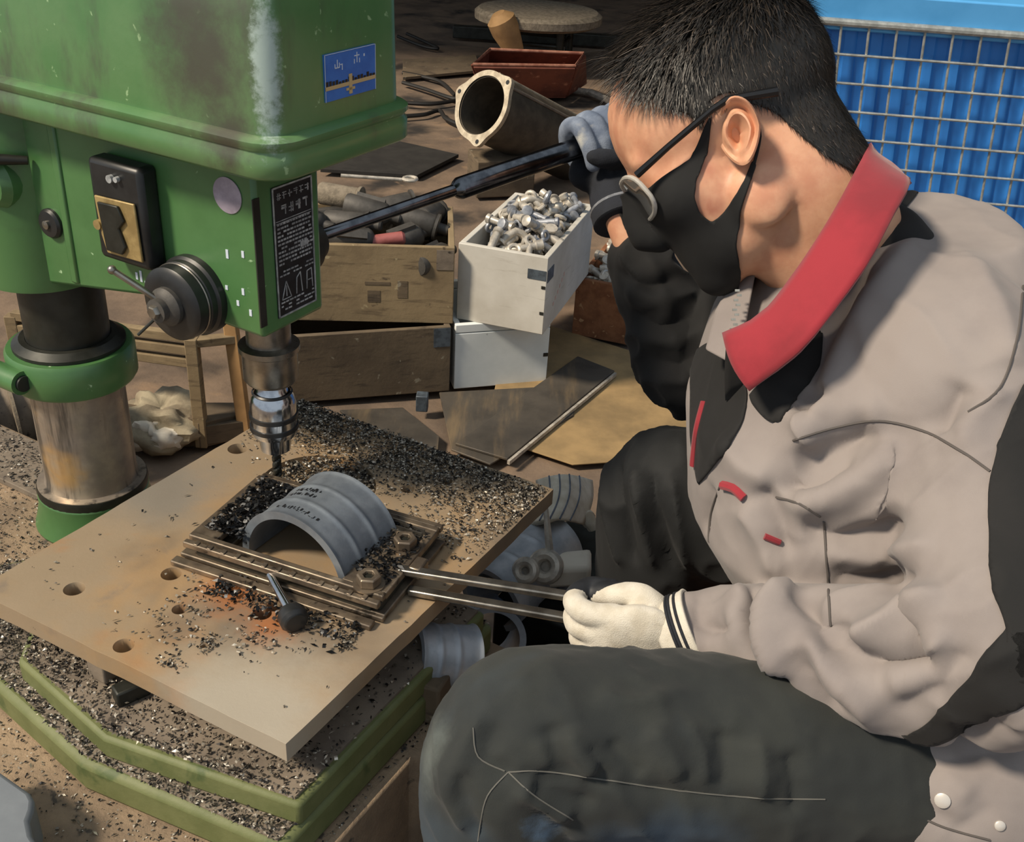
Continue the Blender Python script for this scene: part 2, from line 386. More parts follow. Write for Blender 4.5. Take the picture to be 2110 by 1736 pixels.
MB().tube([M(da - .004, -.094, dz - .006), M(da - .02, -.108, dz - .026)], .0014, 8).build('dial_pointer', m_darksteel, d)
# drip stains of pale paint below the switch
for (a, z, hgt) in ((-.104, .681, .007), (-.0985, .680, .011), (-.093, .677, .005), (.012, .73, .008), (.027, .70, .006), (.02, .688, .005), (.034, .682, .006), (.008, .70, .004), (.030, .735, .006)):
    MB().mbox(a - .0014, a + .0014, -.0556, -.054, z, z + hgt).build('paint_drip', m_white_print, head)

# nameplate on the nose
npl = MB().mbox(.0465, .0482, -.0355, .0155, .676, .794).build('nameplate', m_plate_black, dp, label='black printed plate with silver border and tiny rows of writing')
bd = MB()
for (b0, b1, z0, z1) in ((-.0355, -.0340, .676, .794), (.0140, .0155, .676, .794), (-.0355, .0155, .676, .6775), (-.0355, .0155, .7925, .794)):
    bd.mbox(.0482, .0488, b0, b1, z0, z1)
bd.build('plate_border', m_silver_print, npl)
t = MB(); r2 = random.Random(3)
def glyph(t, b0, z0, w, hh, plane='a', c=.0483):
    k = max(.0004, w * .13)
    for _ in range(r2.randint(2, 3)):
        zz = z0 + r2.uniform(.1, .9) * hh; t.mbox(c, c + .0004, b0, b0 + w * .85, zz, zz + k)
    for _ in range(r2.randint(1, 2)):
        bb = b0 + r2.uniform(.1, .7) * w; t.mbox(c, c + .0004, bb, bb + k, z0, z0 + hh)
for i in range(6): glyph(t, -.030 + i * .0072, .782, .0058, .0062)
for i in range(4): glyph(t, -.025 + i * .0092, .7685, .0072, .0085)
zz = .760
while zz > .722:
    bb = -.0315
    while bb < .011:
        w = r2.uniform(.0015, .004)
        if r2.random() < .86: t.mbox(.0483, .0487, bb, bb + w, zz, zz + .0017)
        bb += w + .0011
    zz -= .0036
for k in range(2): t.mbox(.0483, .0487, -.0325, .0125, .7635 - k * .002, .7642 - k * .002)
def stroke(b0, z0, b1, z1, w=.0009):   # little line diagrams: a triangle and two arches
    d = nrm(np.array([b1 - b0, z1 - z0])); nn = np.array([-d[1], d[0]]) * w / 2
    t.prism([M(.0483, b0 + nn[0], z0 + nn[1]), M(.0483, b1 + nn[0], z1 + nn[1]), M(.0483, b1 - nn[0], z1 - nn[1]), M(.0483, b0 - nn[0], z0 - nn[1])], AU * .0004)
for sg in ((-.030, .692, -.024, .708), (-.018, .692, -.024, .708), (-.030, .692, -.018, .692), (-.024, .694, -.024, .704), (-.011, .692, -.010, .707), (-.010, .707, -.005, .711), (-.005, .711, -.003, .692), (.003, .692, .004, .709), (.004, .709, .010, .710), (.010, .710, .011, .692), (.005, .700, .010, .700)): stroke(*sg)
for zz in (.7135, .717, .6885, .685, .6815):
    bb = -.0315
    while bb < .011:
        w = r2.uniform(.002, .005)
        if r2.random() < .85: t.mbox(.0483, .0487, bb, bb + w, zz, zz + .0014)
        bb += w + .0012
t.mbox(.0483, .0489, -.003, .007, .7335, .7385)
t.build('plate_lettering', m_silver_print, npl, smooth=False)

# pulley hood
def round_rect(a0, a1, b0, b1, r, z, n=7):
    out = []
    for (cx, cy, s0) in ((a1 - r, b0 + r, -90), (a1 - r, b1 - r, 0), (a0 + r, b1 - r, 90), (a0 + r, b0 + r, 180)):
        for k in range(n):
            q = math.radians(s0 + 90 * k / (n - 1)); out.append(M(cx + r * math.cos(q), cy + r * math.sin(q), z))
    return out
HA0, HA1, HB0, HB1 = -.47, .100, -.088, .092
def rr(e, z, r=.024): return round_rect(HA0 - e, HA1 + e, HB0 - e, HB1 + e, max(.004, r + e), z)
hd = MB().loft([rr(-.004, .8525), rr(-.004, .855), rr(-.006, .935), rr(-.008, .952), rr(-.014, .963), rr(-.026, .969), rr(-.06, .972)])
hood = hd.build('hood', m_hood, dp, angle=50, label='scuffed green pulley hood')
hd = MB().loft([rr(-.030, .821), rr(.002, .821), rr(.0055, .824), rr(.0055, .8385), rr(.003, .842), rr(.003, .8435), rr(.006, .8465), rr(.006, .8505), rr(.002, .853), rr(-.006, .854)])
hd.build('hood_rim', m_hood, dp, angle=50)
# blue sticker on the hood
bs = MB().mbox(.0925, .0965, -.021, .044, .8695, .9055).build('blue_sticker', m_blue_sticker, dp, label='blue sticker with a white two-character mark and a gold skyline')
t = MB(); x0 = .0966
for (b0, b1, z0, z1) in ((-.009, -.003, .8935, .8943), (-.006, -.0052, .8935, .9), (-.009, -.0082, .8935, .897), (-.0035, -.0027, .8935, .8975), (-.002, .001, .8955, .8962), (.0, .0008, .8915, .8955),
                         (.016, .0225, .8995, .9003), (.019, .0198, .8945, .9025), (.0155, .0163, .894, .8975), (.0222, .023, .894, .8975), (.028, .0295, .898, .9), (-.021, .044, .9051, .9055), (-.021, -.0206, .8695, .9055), (.0436, .044, .8695, .9055)):
    t.mbox(x0, x0 + .0003, b0, b1, z0, z1)
t.build('sticker_lettering', m_white_print, bs, smooth=False)
t = MB().mbox(x0, x0 + .0003, -.021, .044, .8782, .8812).mbox(x0, x0 + .0005, .0085, .0125, .8715, .887).mbox(x0, x0 + .0005, .005, .016, .8745, .8765)
t.build('gold_skyline', m_gold, bs, smooth=False)
t = MB()
for k in range(16): t.mbox(x0, x0 + .0003, -.020 + k * .004, -.0172 + k * .004, .8812, .8822 + r2.uniform(.0005, .003))
t.build('dark_skyline', m_darksteel, bs, smooth=False)

# quill, chuck, drill bit
SP = M(-.010, .012, 0)
MB().lathe(SP, AZ, [(.0215, .612), (.0215, .690)], 36).build('quill', m_steel, dp)
MB().lathe(SP, AZ, [(.0155, .576), (.024, .577), (.0268, .581), (.0268, .609), (.0295, .611), (.0295, .6165), (.0225, .6185)], 40).build('quill_collar', m_steel, dp)
ch = MB().lathe(SP, AZ, [(.0095, .497), (.0150, .498), (.0162, .514), (.0222, .517), (.0235, .522), (.0228, .552), (.0205, .560), (.0155, .567), (.0150, .578)], 40).build('chuck', m_chrome, dp, label='bright drill chuck')
for z in (.5255, .5385): MB().lathe(SP, AZ, [(.0228, z - .0028), (.0243, z - .0022), (.0243, z + .0022), (.0228, z + .0028)], 40, cap=False).build('chuck_ring', m_black, ch)
MB().lathe(SP, AZ, [(.0192, .5625), (.0202, .564), (.0187, .5655)], 40, cap=False).build('chuck_groove', m_black, ch)
bt = MB(); nb = 40; rings = []
for k in range(nb + 1):
    z = .462 + (.499 - .462) * k / nb; tw = k * .33; rs = []
    for j in range(14):
        qn = 2 * math.pi * j / 14
        r = .0048 * (1 - .38 * max(0, math.cos(2 * (qn - tw))) ** 4) * min(1, (k + .15) / 3)
        rs.append(SP + np.array([r * math.cos(qn), r * math.sin(qn), z]))
    rings.append(rs)
bt.loft(rings).build('drill_bit', m_darksteel, dp)
# feed lever on the far side with its tubular grip
L0 = M(.01, .045, .715); LH = atd(1215, 297, 1.175); Ld = nrm(LH - L0)
LE = LH + Ld * .03
LM = atd(905, 405, 1.118)
Lm2 = L0 + Ld * (np.dot(LM - L0, Ld))
lv = MB().cyl(L0, Lm2 + Ld * .02, .0058, .0062, n=16).build('feed_lever', m_lever, dp)
MB().lathe(Lm2, Ld, [(.006, -.004), (.0095, .0), (.0115, .004), (.0115, np.linalg.norm(LE - Lm2)), (.009, np.linalg.norm(LE - Lm2) + .003)], 24).build('lever_grip', m_lever, lv)
MB().lathe(M(.01, .026, .712), AV, [(.026, 0), (.026, .02), (.019, .026), (.019, .034)], 28).build('lever_hub', m_darksteel, dp)

# ================================================================== STEEL WORK PLATE
PT = .45; PTH = .019
pc = [(-.119, -.266), (.2275, -.253), (.2295, .174), (-.114, .163)]
corner = [M(a, b_, PT - PTH) for a, b_ in pc]
# slightly ragged outline
outl = []
for i in range(4):
    A, B = np.array(pc[i]), np.array(pc[(i + 1) % 4]); n = 26
    for k in range(n):
        p = A + (B - A) * k / n; q = nrm(np.array([B[1] - A[1], A[0] - B[0]]))
        amp = .0012
        p = p + q * amp * mnoise.noise((p[0] * 40, p[1] * 40, i * 3.1)) * (0 if k == 0 else 1)
        outl.append(M(p[0], p[1], PT - PTH))
pb = MB().prism(outl, AZ * PTH)
plate = pb.build('steel_work_plate', m_plate, smooth=False)
holes = [(153, 1214, .0095), (353, 1183, .0095), (370, 1256, .0068), (540, 1265, .0085), (565, 1250, .007), (255, 1331, .0088), (840, 1008, .0075), (916, 991, .0085), (722, 976, .0055), (420, 1330, .0035), (490, 925, .011)]
cu = MB()
for (x, y, r) in holes:
    p = atz(x, y, PT); cu.lathe([p[0], p[1], PT - .03], AZ, [(r, 0), (r, .05)], 28)
cut = cu.build('cut', m_plate); 
bo = plate.modifiers.new('holes', 'BOOLEAN'); bo.object = cut; bo.operation = 'DIFFERENCE'; bo.solver = 'EXACT'; bo.use_self = True
big = MB().lathe(M(.022, .035, PT - .007), AZ, [(.062, 0), (.062, .03)], 72).build('cut_pocket', m_plate)
bo = plate.modifiers.new('pocket', 'BOOLEAN'); bo.object = big; bo.operation = 'DIFFERENCE'; bo.solver = 'EXACT'; bo.use_self = True
dg = bpy.context.evaluated_depsgraph_get()
me2 = bpy.data.meshes.new_from_object(plate.evaluated_get(dg))
plate.modifiers.clear(); plate.data = me2
bpy.data.objects.remove(cut); bpy.data.objects.remove(big)
bv = plate.modifiers.new('bevel', 'BEVEL'); bv.width = .0012; bv.segments = 1; bv.limit_method = 'ANGLE'; bv.angle_limit = math.radians(60)
tag(plate, 'thick rusty steel plate with drilled holes lying under the drill', 'steel plate')
# spacers carrying the plate
for k, (a, b_) in enumerate(((-.06, -.17), (.17, -.15), (.17, .0), (-.08, .0))):
    tag(MB().mbox(a - .03, a + .03, b_ - .02, b_ + .02, ST + .003, PT - PTH).build('spacer_block', m_dusty_steel, bevel=.002), 'dusty steel spacer block between the rusty plate and the green base', 'block', 'spacer blocks under the rusty plate')
tag(MB().prism([atz(245, 1462, ST + .003), atz(318, 1430, ST + .003), atz(300, 1412, ST + .003), atz(232, 1440, ST + .003)], AZ * .016).build('steel_stub', m_darksteel, bevel=.002), 'short dark steel stub poking out below the front edge of the rusty plate', 'steel bar')
MBp = MB().mbox(-.01, .012, -.245, -.228, ST + .003, PT - PTH - .0)
tag(MBp.build('support_post', m_dusty_steel, bevel=.002), 'narrow dusty post propping the front edge of the rusty plate', 'post')

# ================================================================== DRILLING JIG
JP = zhat(-20.5); JQ = zhat(69.5); JO = np.array([-.294, .7985, 0])
def J(p, q, z): return JO + JP * p + JQ * q + AZ * z
def jbox(t, p0, p1, q0, q1, z0, z1): return t.box(J((p0 + p1) / 2, (q0 + q1) / 2, (z0 + z1) / 2), JP * (p1 - p0) / 2, JQ * (q1 - q0) / 2, AZ * (z1 - z0) / 2)
JL = .204
jig = thing('drilling_jig', J(.1, .06, PT), 'rusty steel clamping jig frame holding the grey half cylinder under the drill', 'jig')
def jpart(name, *boxes, m=m_jig, bev=.0012):
    t = MB()
    for bx in boxes: jbox(t, *bx)
    return t.build(name, m, jig, bevel=bev)
jpart('rail', (0, JL, 0, .0065, .4685, .4755)); jpart('rail', (0, JL, -.0095, -.003, .4670, .4735)); jpart('web', (0.002, JL - .002, -.003, 0, .4640, .4700))
jpart('rail', (-.006, JL + .004, -.0075, .004, .4525, .4575)); jpart('rail', (-.008, JL - .002, -.020, -.010, .4505, .4560))
jpart('web', (0.01, JL - .01, -.004, .004, .4575, .4640), m=m_darksteel)
jpart('jig_plate', (JL - .045, JL, .0065, .115, .4665, .4745))
jpart('jig_plate', (JL - .050, JL + .004, -.004, .115, .4525, .4585))
jpart('web', (JL - .012, JL - .002, .0, .112, .4585, .4665), m=m_darksteel)
jpart('jig_plate', (-.002, .026, .0065, .115, .4665, .4735)); jpart('jig_plate', (-.004, .030, .004, .115, .4525, .4580)); jpart('web', (.002, .012, .006, .112, .458, .4665), m=m_darksteel)
jpart('rail', (0, JL, .108, .115, .4685, .4755)); jpart('rail', (0, JL, .117, .124, .4665, .473)); jpart('rail', (-.004, JL + .004, .106, .12, .4525, .4575)); jpart('web', (0.02, JL - .02, .108, .116, .4575, .4685), m=m_darksteel)
for k in range(3): jpart('shim', (.158, .196, .086 + k * .006, .0872 + k * .006, .4745, .4805), m=m_steel, bev=0)
# small teeth on the rails
for k in range(13): jpart('rail_stud', (.012 + k * .0146, .0165 + k * .0146, -.0095, -.003, .4735, .4748), m=m_jig, bev=.0006)
for (x, y) in ((835, 1113), (760, 1190)):
    p = atz(x, y, .4825)
    n = MB().lathe([p[0], p[1], .4745], AZ, [(.0145, 0), (.0145, .0016)], 24).build('washer', m_jig, jig)
    t = MB().lathe([p[0], p[1], .4761], AZ, [(.0105, 0), (.0112, .0012), (.0112, .0085), (.0100, .0098), (.0055, .0098), (.0055, .004)], 6)
    t.build('nut', m_jig, jig, angle=25, bevel=.0006)
    MB().lathe([p[0], p[1], .474], AZ, [(.0052, 0), (.0052, .0085), (.0035, .0092)], 16).build('stud', m_darksteel, jig)
# long twin handles
HR1 = atz(865, 1181, .472); HR1e = atz(1262, 1243, .472)
HR2 = atz(885, 1224, .456); HR2e = atz(1250, 1288, .456)
for (p, q) in ((HR1, HR1e), (HR2, HR2e)):
    d = nrm(q - p); s_ = np.cross(AZ, d)
    t = MB().box((p - d * .02 + q + d * .04) / 2, d * (np.linalg.norm(q - p) + .06) / 2, s_ * .0048, AZ * .0032)
    t.build('handle_bar', m_steel, jig, bevel=.0015)
p = atz(858, 1176, .470); MB().box(p + JQ * .004, JP * .006, JQ * .010, AZ * .006).build('handle_lug', m_jig, jig, bevel=.002)
# clamp screw with black knob
p = atz(557, 1186, .466); q = atz(598, 1262, .462)
MB().cyl(p, q, .0038, .0045, n=14).build('clamp_screw', m_chrome, jig)
d = nrm(q - p); MB().lathe(q, d, [(.006, -.003), (.0115, 0), (.013, .003), (.013, .011), (.010, .015), (0, .016)], 12).build('clamp_knob', m_black, jig, bevel=.001)

# ================================================================== HALF-CYLINDER CASTING IN THE JIG
CX = J(.1015, .018, 0); CRAD = .0605; CZ = .4555; CLEN = .082
def ribbed_shell(name, o, ax, up, R, L, m, arc=(-4, 184), parent=None, n=44, bands=(0, .33, .66, 1.0), thick=.0065):
    side = np.cross(ax, up); rings = []
    st = []
    for k in range(61):
        s_ = k / 60; r = R
        for bnd in bands: r += .0014 * math.exp(-((s_ - bnd) * L / .0028) ** 2)
        st.append((s_ * L, r))
    outer = []; 
    for (hh, r) in st:
        outer.append([o + ax * hh + (side * math.cos(math.radians(arc[0] + (arc[1] - arc[0]) * k / n)) + up * math.sin(math.radians(arc[0] + (arc[1] - arc[0]) * k / n))) * r for k in range(n + 1)])
    inner = [[o + ax * hh + (side * math.cos(math.radians(arc[1] - (arc[1] - arc[0]) * k / n)) + up * math.sin(math.radians(arc[1] - (arc[1] - arc[0]) * k / n))) * (R - thick) for k in range(n + 1)] for (hh, r) in st]
    t = MB().loft([a_ + b_ for a_, b_ in zip(outer, inner)], cap=False)
    # annular end faces
    for e in (0, -1):
        a_ = outer[e]; b_ = inner[e][::-1]
        t.loft([a_, b_], cap=False, closed=False)
    return t.build(name, m, parent, angle=40)
hc = thing('half_cylinder_casting', CX + AZ * PT, 'grey cast half cylinder with raised rings and stamped marks clamped in the jig', 'casting')
CA = nrm(zhat(62)); 
ribbed_shell('shell', CX + AZ * CZ, CA, AZ, CRAD, CLEN, m_alu, parent=hc)
sd_ = np.cross(CA, AZ)
MB().prism([CX + AZ * CZ + CA * (CLEN - .008) + (sd_ * math.cos(q) + AZ * math.sin(q)) * (CRAD - .006) for q in np.linspace(-.05, math.pi + .05, 28)], CA * .006).build('end_wall', m_darksteel, hc)
# dark stamped characters on the shell
t = MB(); side = np.cross(CA, AZ); r3 = random.Random(11)
def on_shell(s_, deg, e=0.0): return CX + AZ * CZ + CA * s_ + (side * math.cos(math.radians(deg)) + AZ * math.sin(math.radians(deg))) * (CRAD + e)
def mark(s_, deg, ds, dd):
    q4 = [on_shell(s_, deg, .0004), on_shell(s_ + ds, deg, .0004), on_shell(s_ + ds, deg + dd, .0004), on_shell(s_, deg + dd, .0004)]
    t.add(q4, [(0, 1, 2, 3)])
for row, (s0, d0, d1) in enumerate(((.010, 118, 72), (.0345, 125, 92), (.043, 122, 92))):
    dg_ = d0
    while dg_ > d1:
        for _ in range(3):
            mark(s0 + r3.uniform(0, .0035), dg_ - r3.uniform(0, 2.0), r3.choice([.0006, .0035]), r3.choice([-.7, -1.6]))
        dg_ -= 3.4
t.build('stamped_marks', m_blackpaint, hc, smooth=False, fix=False)
# ================================================================== CRATES
def crate(name, p0, ang, L, D, z0, h, m, label, floor_at=.02, th=.012, split=False, back=0):
    X = zhat(ang); Y = zhat(ang + 90); o = np.array([p0[0], p0[1], 0.0])
    def P(x, y, z): return o + X * x + Y * y + AZ * z
    e = thing(name, P(L / 2, D / 2, z0), label, 'crate')
    def bx(nm, x0, x1, y0, y1, za, zb, mm=m):
        return MB().box(P((x0 + x1) / 2, (y0 + y1) / 2, (za + zb) / 2), X * (x1 - x0) / 2, Y * (y1 - y0) / 2, AZ * (zb - za) / 2).build(nm, mm, e, bevel=.0015)
    rows = [(0, h)] if not split else [(0, h * split - .0008), (h * split + .0008, h)]
    for (a, b_) in rows:
        bx('board', 0, L, 0, th, z0 + a, z0 + b_); bx('board', 0, L, D - th, D, z0 + a, z0 + b_)
        bx('board', 0, th, th, D - th, z0 + a, z0 + b_); bx('board', L - th, L, th, D - th, z0 + a, z0 + b_)
    bx('bottom_board', th, L - th, th, D - th, z0, z0 + floor_at)
    return e, P
H1 = .149
tl, tlP = crate('wooden_crate', (-.520, 1.866), 16.7, .401, .24, 0, H1, m_wood_dark, 'dark grimy wooden crate on the floor under the tan crate of dark parts')
tu, tuP = crate('wooden_crate', (-.560, 1.955), 5.5, .428, .25, H1, .165, m_wood_tan, 'tan weathered wooden crate heaped with dark motor bodies', floor_at=.10)
wl, wlP = crate('wooden_crate', (-.1275, 1.990), 17.2, .205, .24, 0, H1, m_wood_paint, 'clean white painted crate at the bottom of the white stack', split=.87)
wu, wuP = crate('wooden_crate', (-.129, 2.023), -16.7, .188, .36, H1, .166, m_wood_white, 'whitewashed crate filled with small castings on top of the white stack', floor_at=.09)
bc, bcP = crate('wooden_crate', (.128, 2.300), -18, .142, .30, 0, .143, m_wood_brown, 'reddish brown wooden crate of castings behind the white stack', floor_at=.08)
# tin corner brackets and knots / nails
def bracket(e, P, x0, x1, y, za, zb, nm='corner_bracket', m=m_bracket, th=.0012):
    c = [P(x0, y, za), P(x1, y, za), P(x1, y, zb), P(x0, y, zb)]
    MB().prism(c, nrm(P(0, -1, 0) - P(0, 0, 0)) * th).build(nm, m, e)
bracket(wu, wuP, .148, .186, 0, H1 + .118, H1 + .138)
MB().prism([wuP(.188, .004, H1 + .112), wuP(.188, .045, H1 + .112), wuP(.188, .045, H1 + .138), wuP(.188, .004, H1 + .138)], nrm(wuP(1, 0, 0) - wuP(0, 0, 0)) * .0012).build('corner_bracket', m_bracket, wu)
for k, zz in enumerate((.044, .10)): bracket(wu, wuP, .178, .186, 0, H1 + zz, H1 + zz + .006, 'nail_plate', m_darksteel)
bracket(wl, wlP, .194, .204, 0, .062, .070, 'nail_plate', m_darksteel)
bracket(tl, tlP, .365, .400, 0, .105, .147); bracket(tu, tuP, .392, .426, 0, H1 + .118, H1 + .160, m=m_dusty_steel)
bracket(bc, bcP, .108, .140, 0, .085, .128)
bracket(tu, tuP, .255, .280, 0, H1 + .045, H1 + .070, 'knot', m_wood_dark, .0008); bracket(tu, tuP, .315, .335, 0, H1 + .055, H1 + .092, 'knot', m_wood_dark, .0008); bracket(tu, tuP, .25, .30, 0, H1 + .082, H1 + .089, 'knot', m_wood_dark, .0008)
# pale red stencil streaks on the white crate's side
t = MB()
for k in range(6):
    y0 = .06 + k * .014
    c = [wuP(.1882, y0, H1 + .04 + k * .008), wuP(.1882, y0 + .008, H1 + .04 + k * .008), wuP(.1882, y0 + .008, H1 + .048 + k * .008), wuP(.1882, y0, H1 + .048 + k * .008)]
    t.prism(c, nrm(wuP(1, 0, 0) - wuP(0, 0, 0)) * .0004)
t.build('stencil_marks', mat('faded_red_stencil', '#c2a49a', rough=.8), wu)
# front rim of the white crate broken low on its left: castings poke out above
# small castings: three kinds, copied with their parts
def casting_mesh(kind):
    t = MB()
    if kind == 0:      # barrel with two collars
        t.lathe((-.031, 0, 0), (1, 0, 0), [(.006, 0), (.0095, .001), (.0095, .006), (.0072, .008), (.0072, .050), (.0098, .052), (.0098, .060), (.005, .062)], 14)
    elif kind == 1:    # lug with an eye ring
        t.lathe((-.028, 0, 0), (1, 0, 0), [(.0085, 0), (.0085, .012), (.0065, .014), (.0060, .040)], 12)
        n = 16; t.tube([(.022 + .0095 * math.cos(2 * math.pi * k / n), .0095 * math.sin(2 * math.pi * k / n), 0) for k in range(n)], .0042, 8, closed=True)
    else:              # flanged elbow
        t.tube([(-.026, 0, 0), (-.004, 0, 0), (.010, 0, .004), (.016, 0, .014), (.017, 0, .024)], [.0085, .0080, .0080, .0080, .0085], 12)
        t.lathe((-.030, 0, 0), (1, 0, 0), [(.013, 0), (.013, .005)], 14); t.lathe((.017, 0, .024), (0, 0, 1), [(.0125, 0), (.0125, .004)], 14)
    return t.mesh('small_casting')
cm = [casting_mesh(k) for k in range(3)]
for c_ in cm: c_.materials.append(m_casting)
cm2 = [c_.copy() for c_ in cm]
for c_ in cm2: c_.materials.clear(); c_.materials.append(m_casting_cool)
rc = random.Random(21)
def heap(P, x0, x1, y0, y1, zf, name, label, cat, group, meshes, n, sc=1.0, zr=.012, flat=.5, tall=0.0):
    for i in range(n):
        fx, fy = rc.random(), rc.random()
        lay = i / n
        dome = 1 - max(abs(fx - .5), abs(fy - .5)) * 1.2
        p = P(x0 + (x1 - x0) * fx, y0 + (y1 - y0) * fy, zf + lay * zr * (.4 + dome) + .008 + tall * fy)
        o = bpy.data.objects.new(name, rc.choice(meshes)); COL.objects.link(o)
        o.location = Vector(p); o.rotation_euler = (rc.uniform(-3, 3), rc.gauss(0, flat), rc.uniform(-3.2, 3.2)); s_ = sc * rc.uniform(.85, 1.2); o.scale = (s_, s_, s_)
        tag(o, label, cat, group)
heap(wuP, .030, .160, .035, .325, H1 + .095, 'small_casting', 'small pale cast lug heaped in the whitewashed crate', 'casting', 'castings in the whitewashed crate', cm + cm2[:2], 150, 1.0, .075, .5, .02)
heap(bcP, .025, .118, .03, .27, .085, 'small_casting', 'small pale cast lug heaped in the reddish brown crate', 'casting', 'castings in the reddish brown crate', cm, 90, 1.0, .075, .5)
# dark motor bodies in the tan crate
def motor_mesh(kind):
    t = MB()
    t.lathe((-.06, 0, 0), (1, 0, 0), [(.010, 0), (.021, .002), (.024, .008), (.024, .085), (.020, .092), (.011, .098), (.011, .118), (.008, .122)], 18)
    if kind: t.box((-.01, 0, .024), (.03, 0, 0), (0, .009, 0), (0, 0, .006))
    else: t.lathe((.030, 0, 0), (1, 0, 0), [(.0275, 0), (.0275, .006)], 18)
    return t.mesh('motor_body')
mm_ = [motor_mesh(k) for k in range(2)]
for x in mm_: x.materials.append(m_motor)
mm3 = mm_[0].copy(); mm3.materials.clear(); mm3.materials.append(m_stone)
spots = [(.05, .06, .0, .3), (.10, .16, .012, -.3), (.16, .06, .0, .2), (.17, .18, .020, .5), (.22, .11, .035, -.25), (.27, .05, .0, .1), (.28, .17, .02, -.5), (.33, .09, .012, .6), (.35, .19, .0, .1), (.39, .05, -.01, .9),
         (.20, .20, .06, -.3), (.26, .13, .055, -.2), (.31, .20, .045, .3), (.13, .10, .045, -.35), (.36, .13, .035, -.2), (.06, .18, .03, .2), (.38, .20, .03, 1.2), (.23, .04, .028, .15)]
for i, (x, y, z, r) in enumerate(spots):
    o = bpy.data.objects.new('motor_body', mm3 if i in (10, 6) else mm_[i % 2]); COL.objects.link(o)
    p = tuP(x, y, H1 + .135 + z); o.location = Vector(p); o.rotation_euler = (rc.uniform(-1, 1), rc.uniform(-.25, .25) , math.radians(5.5) + r)
    tag(o, 'dark grey cylindrical motor body piled in the tan crate', 'motor part', 'motor bodies in the tan crate')
o = MB().lathe(tuP(.24, .035, H1 + .155), nrm(tuP(1, .2, 0.1) - tuP(0, 0, 0)), [(.010, 0), (.014, .004), (.014, .085), (.010, .09)], 18).build('red_tube', mat('pinkish_red_plastic', '#9c5a56', '#83453f', 30, rough=.55))
tag(o, 'pinkish red tube lying among the dark motor bodies', 'tube')
o = MB().tube([tuP(.19, .22, H1 + .235), tuP(.34, .235, H1 + .225)], .004, 10).build('thin_rod', m_casting)
n = MB().tube([tuP(.335 + .014 * math.cos(k * math.pi / 6), .235 + .014 * math.sin(k * math.pi / 6), H1 + .228) for k in range(12)], .004, 8, closed=True).build('eye_ring', m_casting, o)
tag(o, 'pale thin rod with an eye ring on top of the motor bodies', 'rod')

# ================================================================== SHEETS AND BOARDS ON THE FLOOR
def sheet(name, pix, z, th, m, label, cat, bev=.001):
    c = [atz(x, y, z) for x, y in pix]
    return tag(MB().prism(c, AZ * th).build(name, m, bevel=bev), label, cat)
sheet('cardboard_sheet', [(1040, 700), (1130, 672), (1330, 735), (1470, 850), (1470, 940), (1180, 960), (1000, 900)], 0, .003, m_sheet_tan, 'tan dusty board lying flat on the floor before the brown crate', 'board')
sheet('steel_sheet', [(905, 812), (1130, 800), (1210, 770), (1180, 860), (1010, 960), (930, 930)], .003, .004, m_sheet, 'dark steel sheet on the floor in front of the white crates', 'steel sheet')
st = [(938, 918), (1045, 950), (1266, 768), (1190, 738)]
sheet('steel_strip', st, .008, .005, m_sheet, 'long dark steel strip with a bright cut edge lying diagonally on the floor', 'steel strip')
A, B = atz(1045, 950, .013), atz(1266, 768, .013)
e_ = bpy.data.objects['steel_strip']
sd = nrm(np.cross(B - A, AZ))
MB().box((A + B) / 2 + sd * .003 - AZ * .003, (B - A) / 2, sd * .0028, AZ * .004).build('bright_edge', m_casting, e_)
sheet('rubber_mat', [(660, 355), (790, 290), (945, 325), (860, 368)], .0, .012, m_mortar, 'black rubber mat on the floor behind the tan crate', 'mat')
sheet('steel_offcut', [(700, 850), (830, 845), (905, 905), (900, 960), (760, 900)], .0, .006, m_sheet, 'small dark steel offcut on the floor behind the rusty plate', 'steel sheet')
o = MB().box(atz(870, 828, .02), (.012, 0, 0), (0, .012, 0), (0, 0, .018)).build('steel_cube', m_bracket, bevel=.002)
tag(o, 'small blue grey metal block on the floor under the tan crates', 'block')

# ================================================================== UNDER AND BESIDE THE PLATE, RIGHT SIDE
# dark trough of swarf between the machine and the worker
TX = np.array([.105, .99, 0])
tr = thing('swarf_trough', TX, 'dark steel trough full of black swarf beside the rusty plate', 'trough')
T1 = zhat(63); T2 = zhat(-27)
def TB(nm, u0, u1, v0, v1, z0, z1, m=m_darksteel):
    return MB().box(TX + T1 * (u0 + u1) / 2 + T2 * (v0 + v1) / 2 + AZ * (z0 + z1) / 2, T1 * (u1 - u0) / 2, T2 * (v1 - v0) / 2, AZ * (z1 - z0) / 2).build(nm, m, tr, bevel=.002)
TB('trough_floor', -.165, -.03, -.045, .035, .14, .16); TB('trough_wall', -.165, -.03, -.051, -.045, 0, .20); TB('trough_wall', -.165, -.03, .035, .041, 0, .20); TB('trough_wall', -.171, -.165, -.045, .035, 0, .20); TB('trough_wall', -.03, -.024, -.045, .035, 0, .20)
bxo = MB().box(TX + T1 * .10 + T2 * -.045 + AZ * .115, T1 * .115, T2 * .075, AZ * .115).build('steel_box', m_darksteel, bevel=.004); tag(bxo, 'closed dark steel box carrying the loose castings and gloves', 'box')
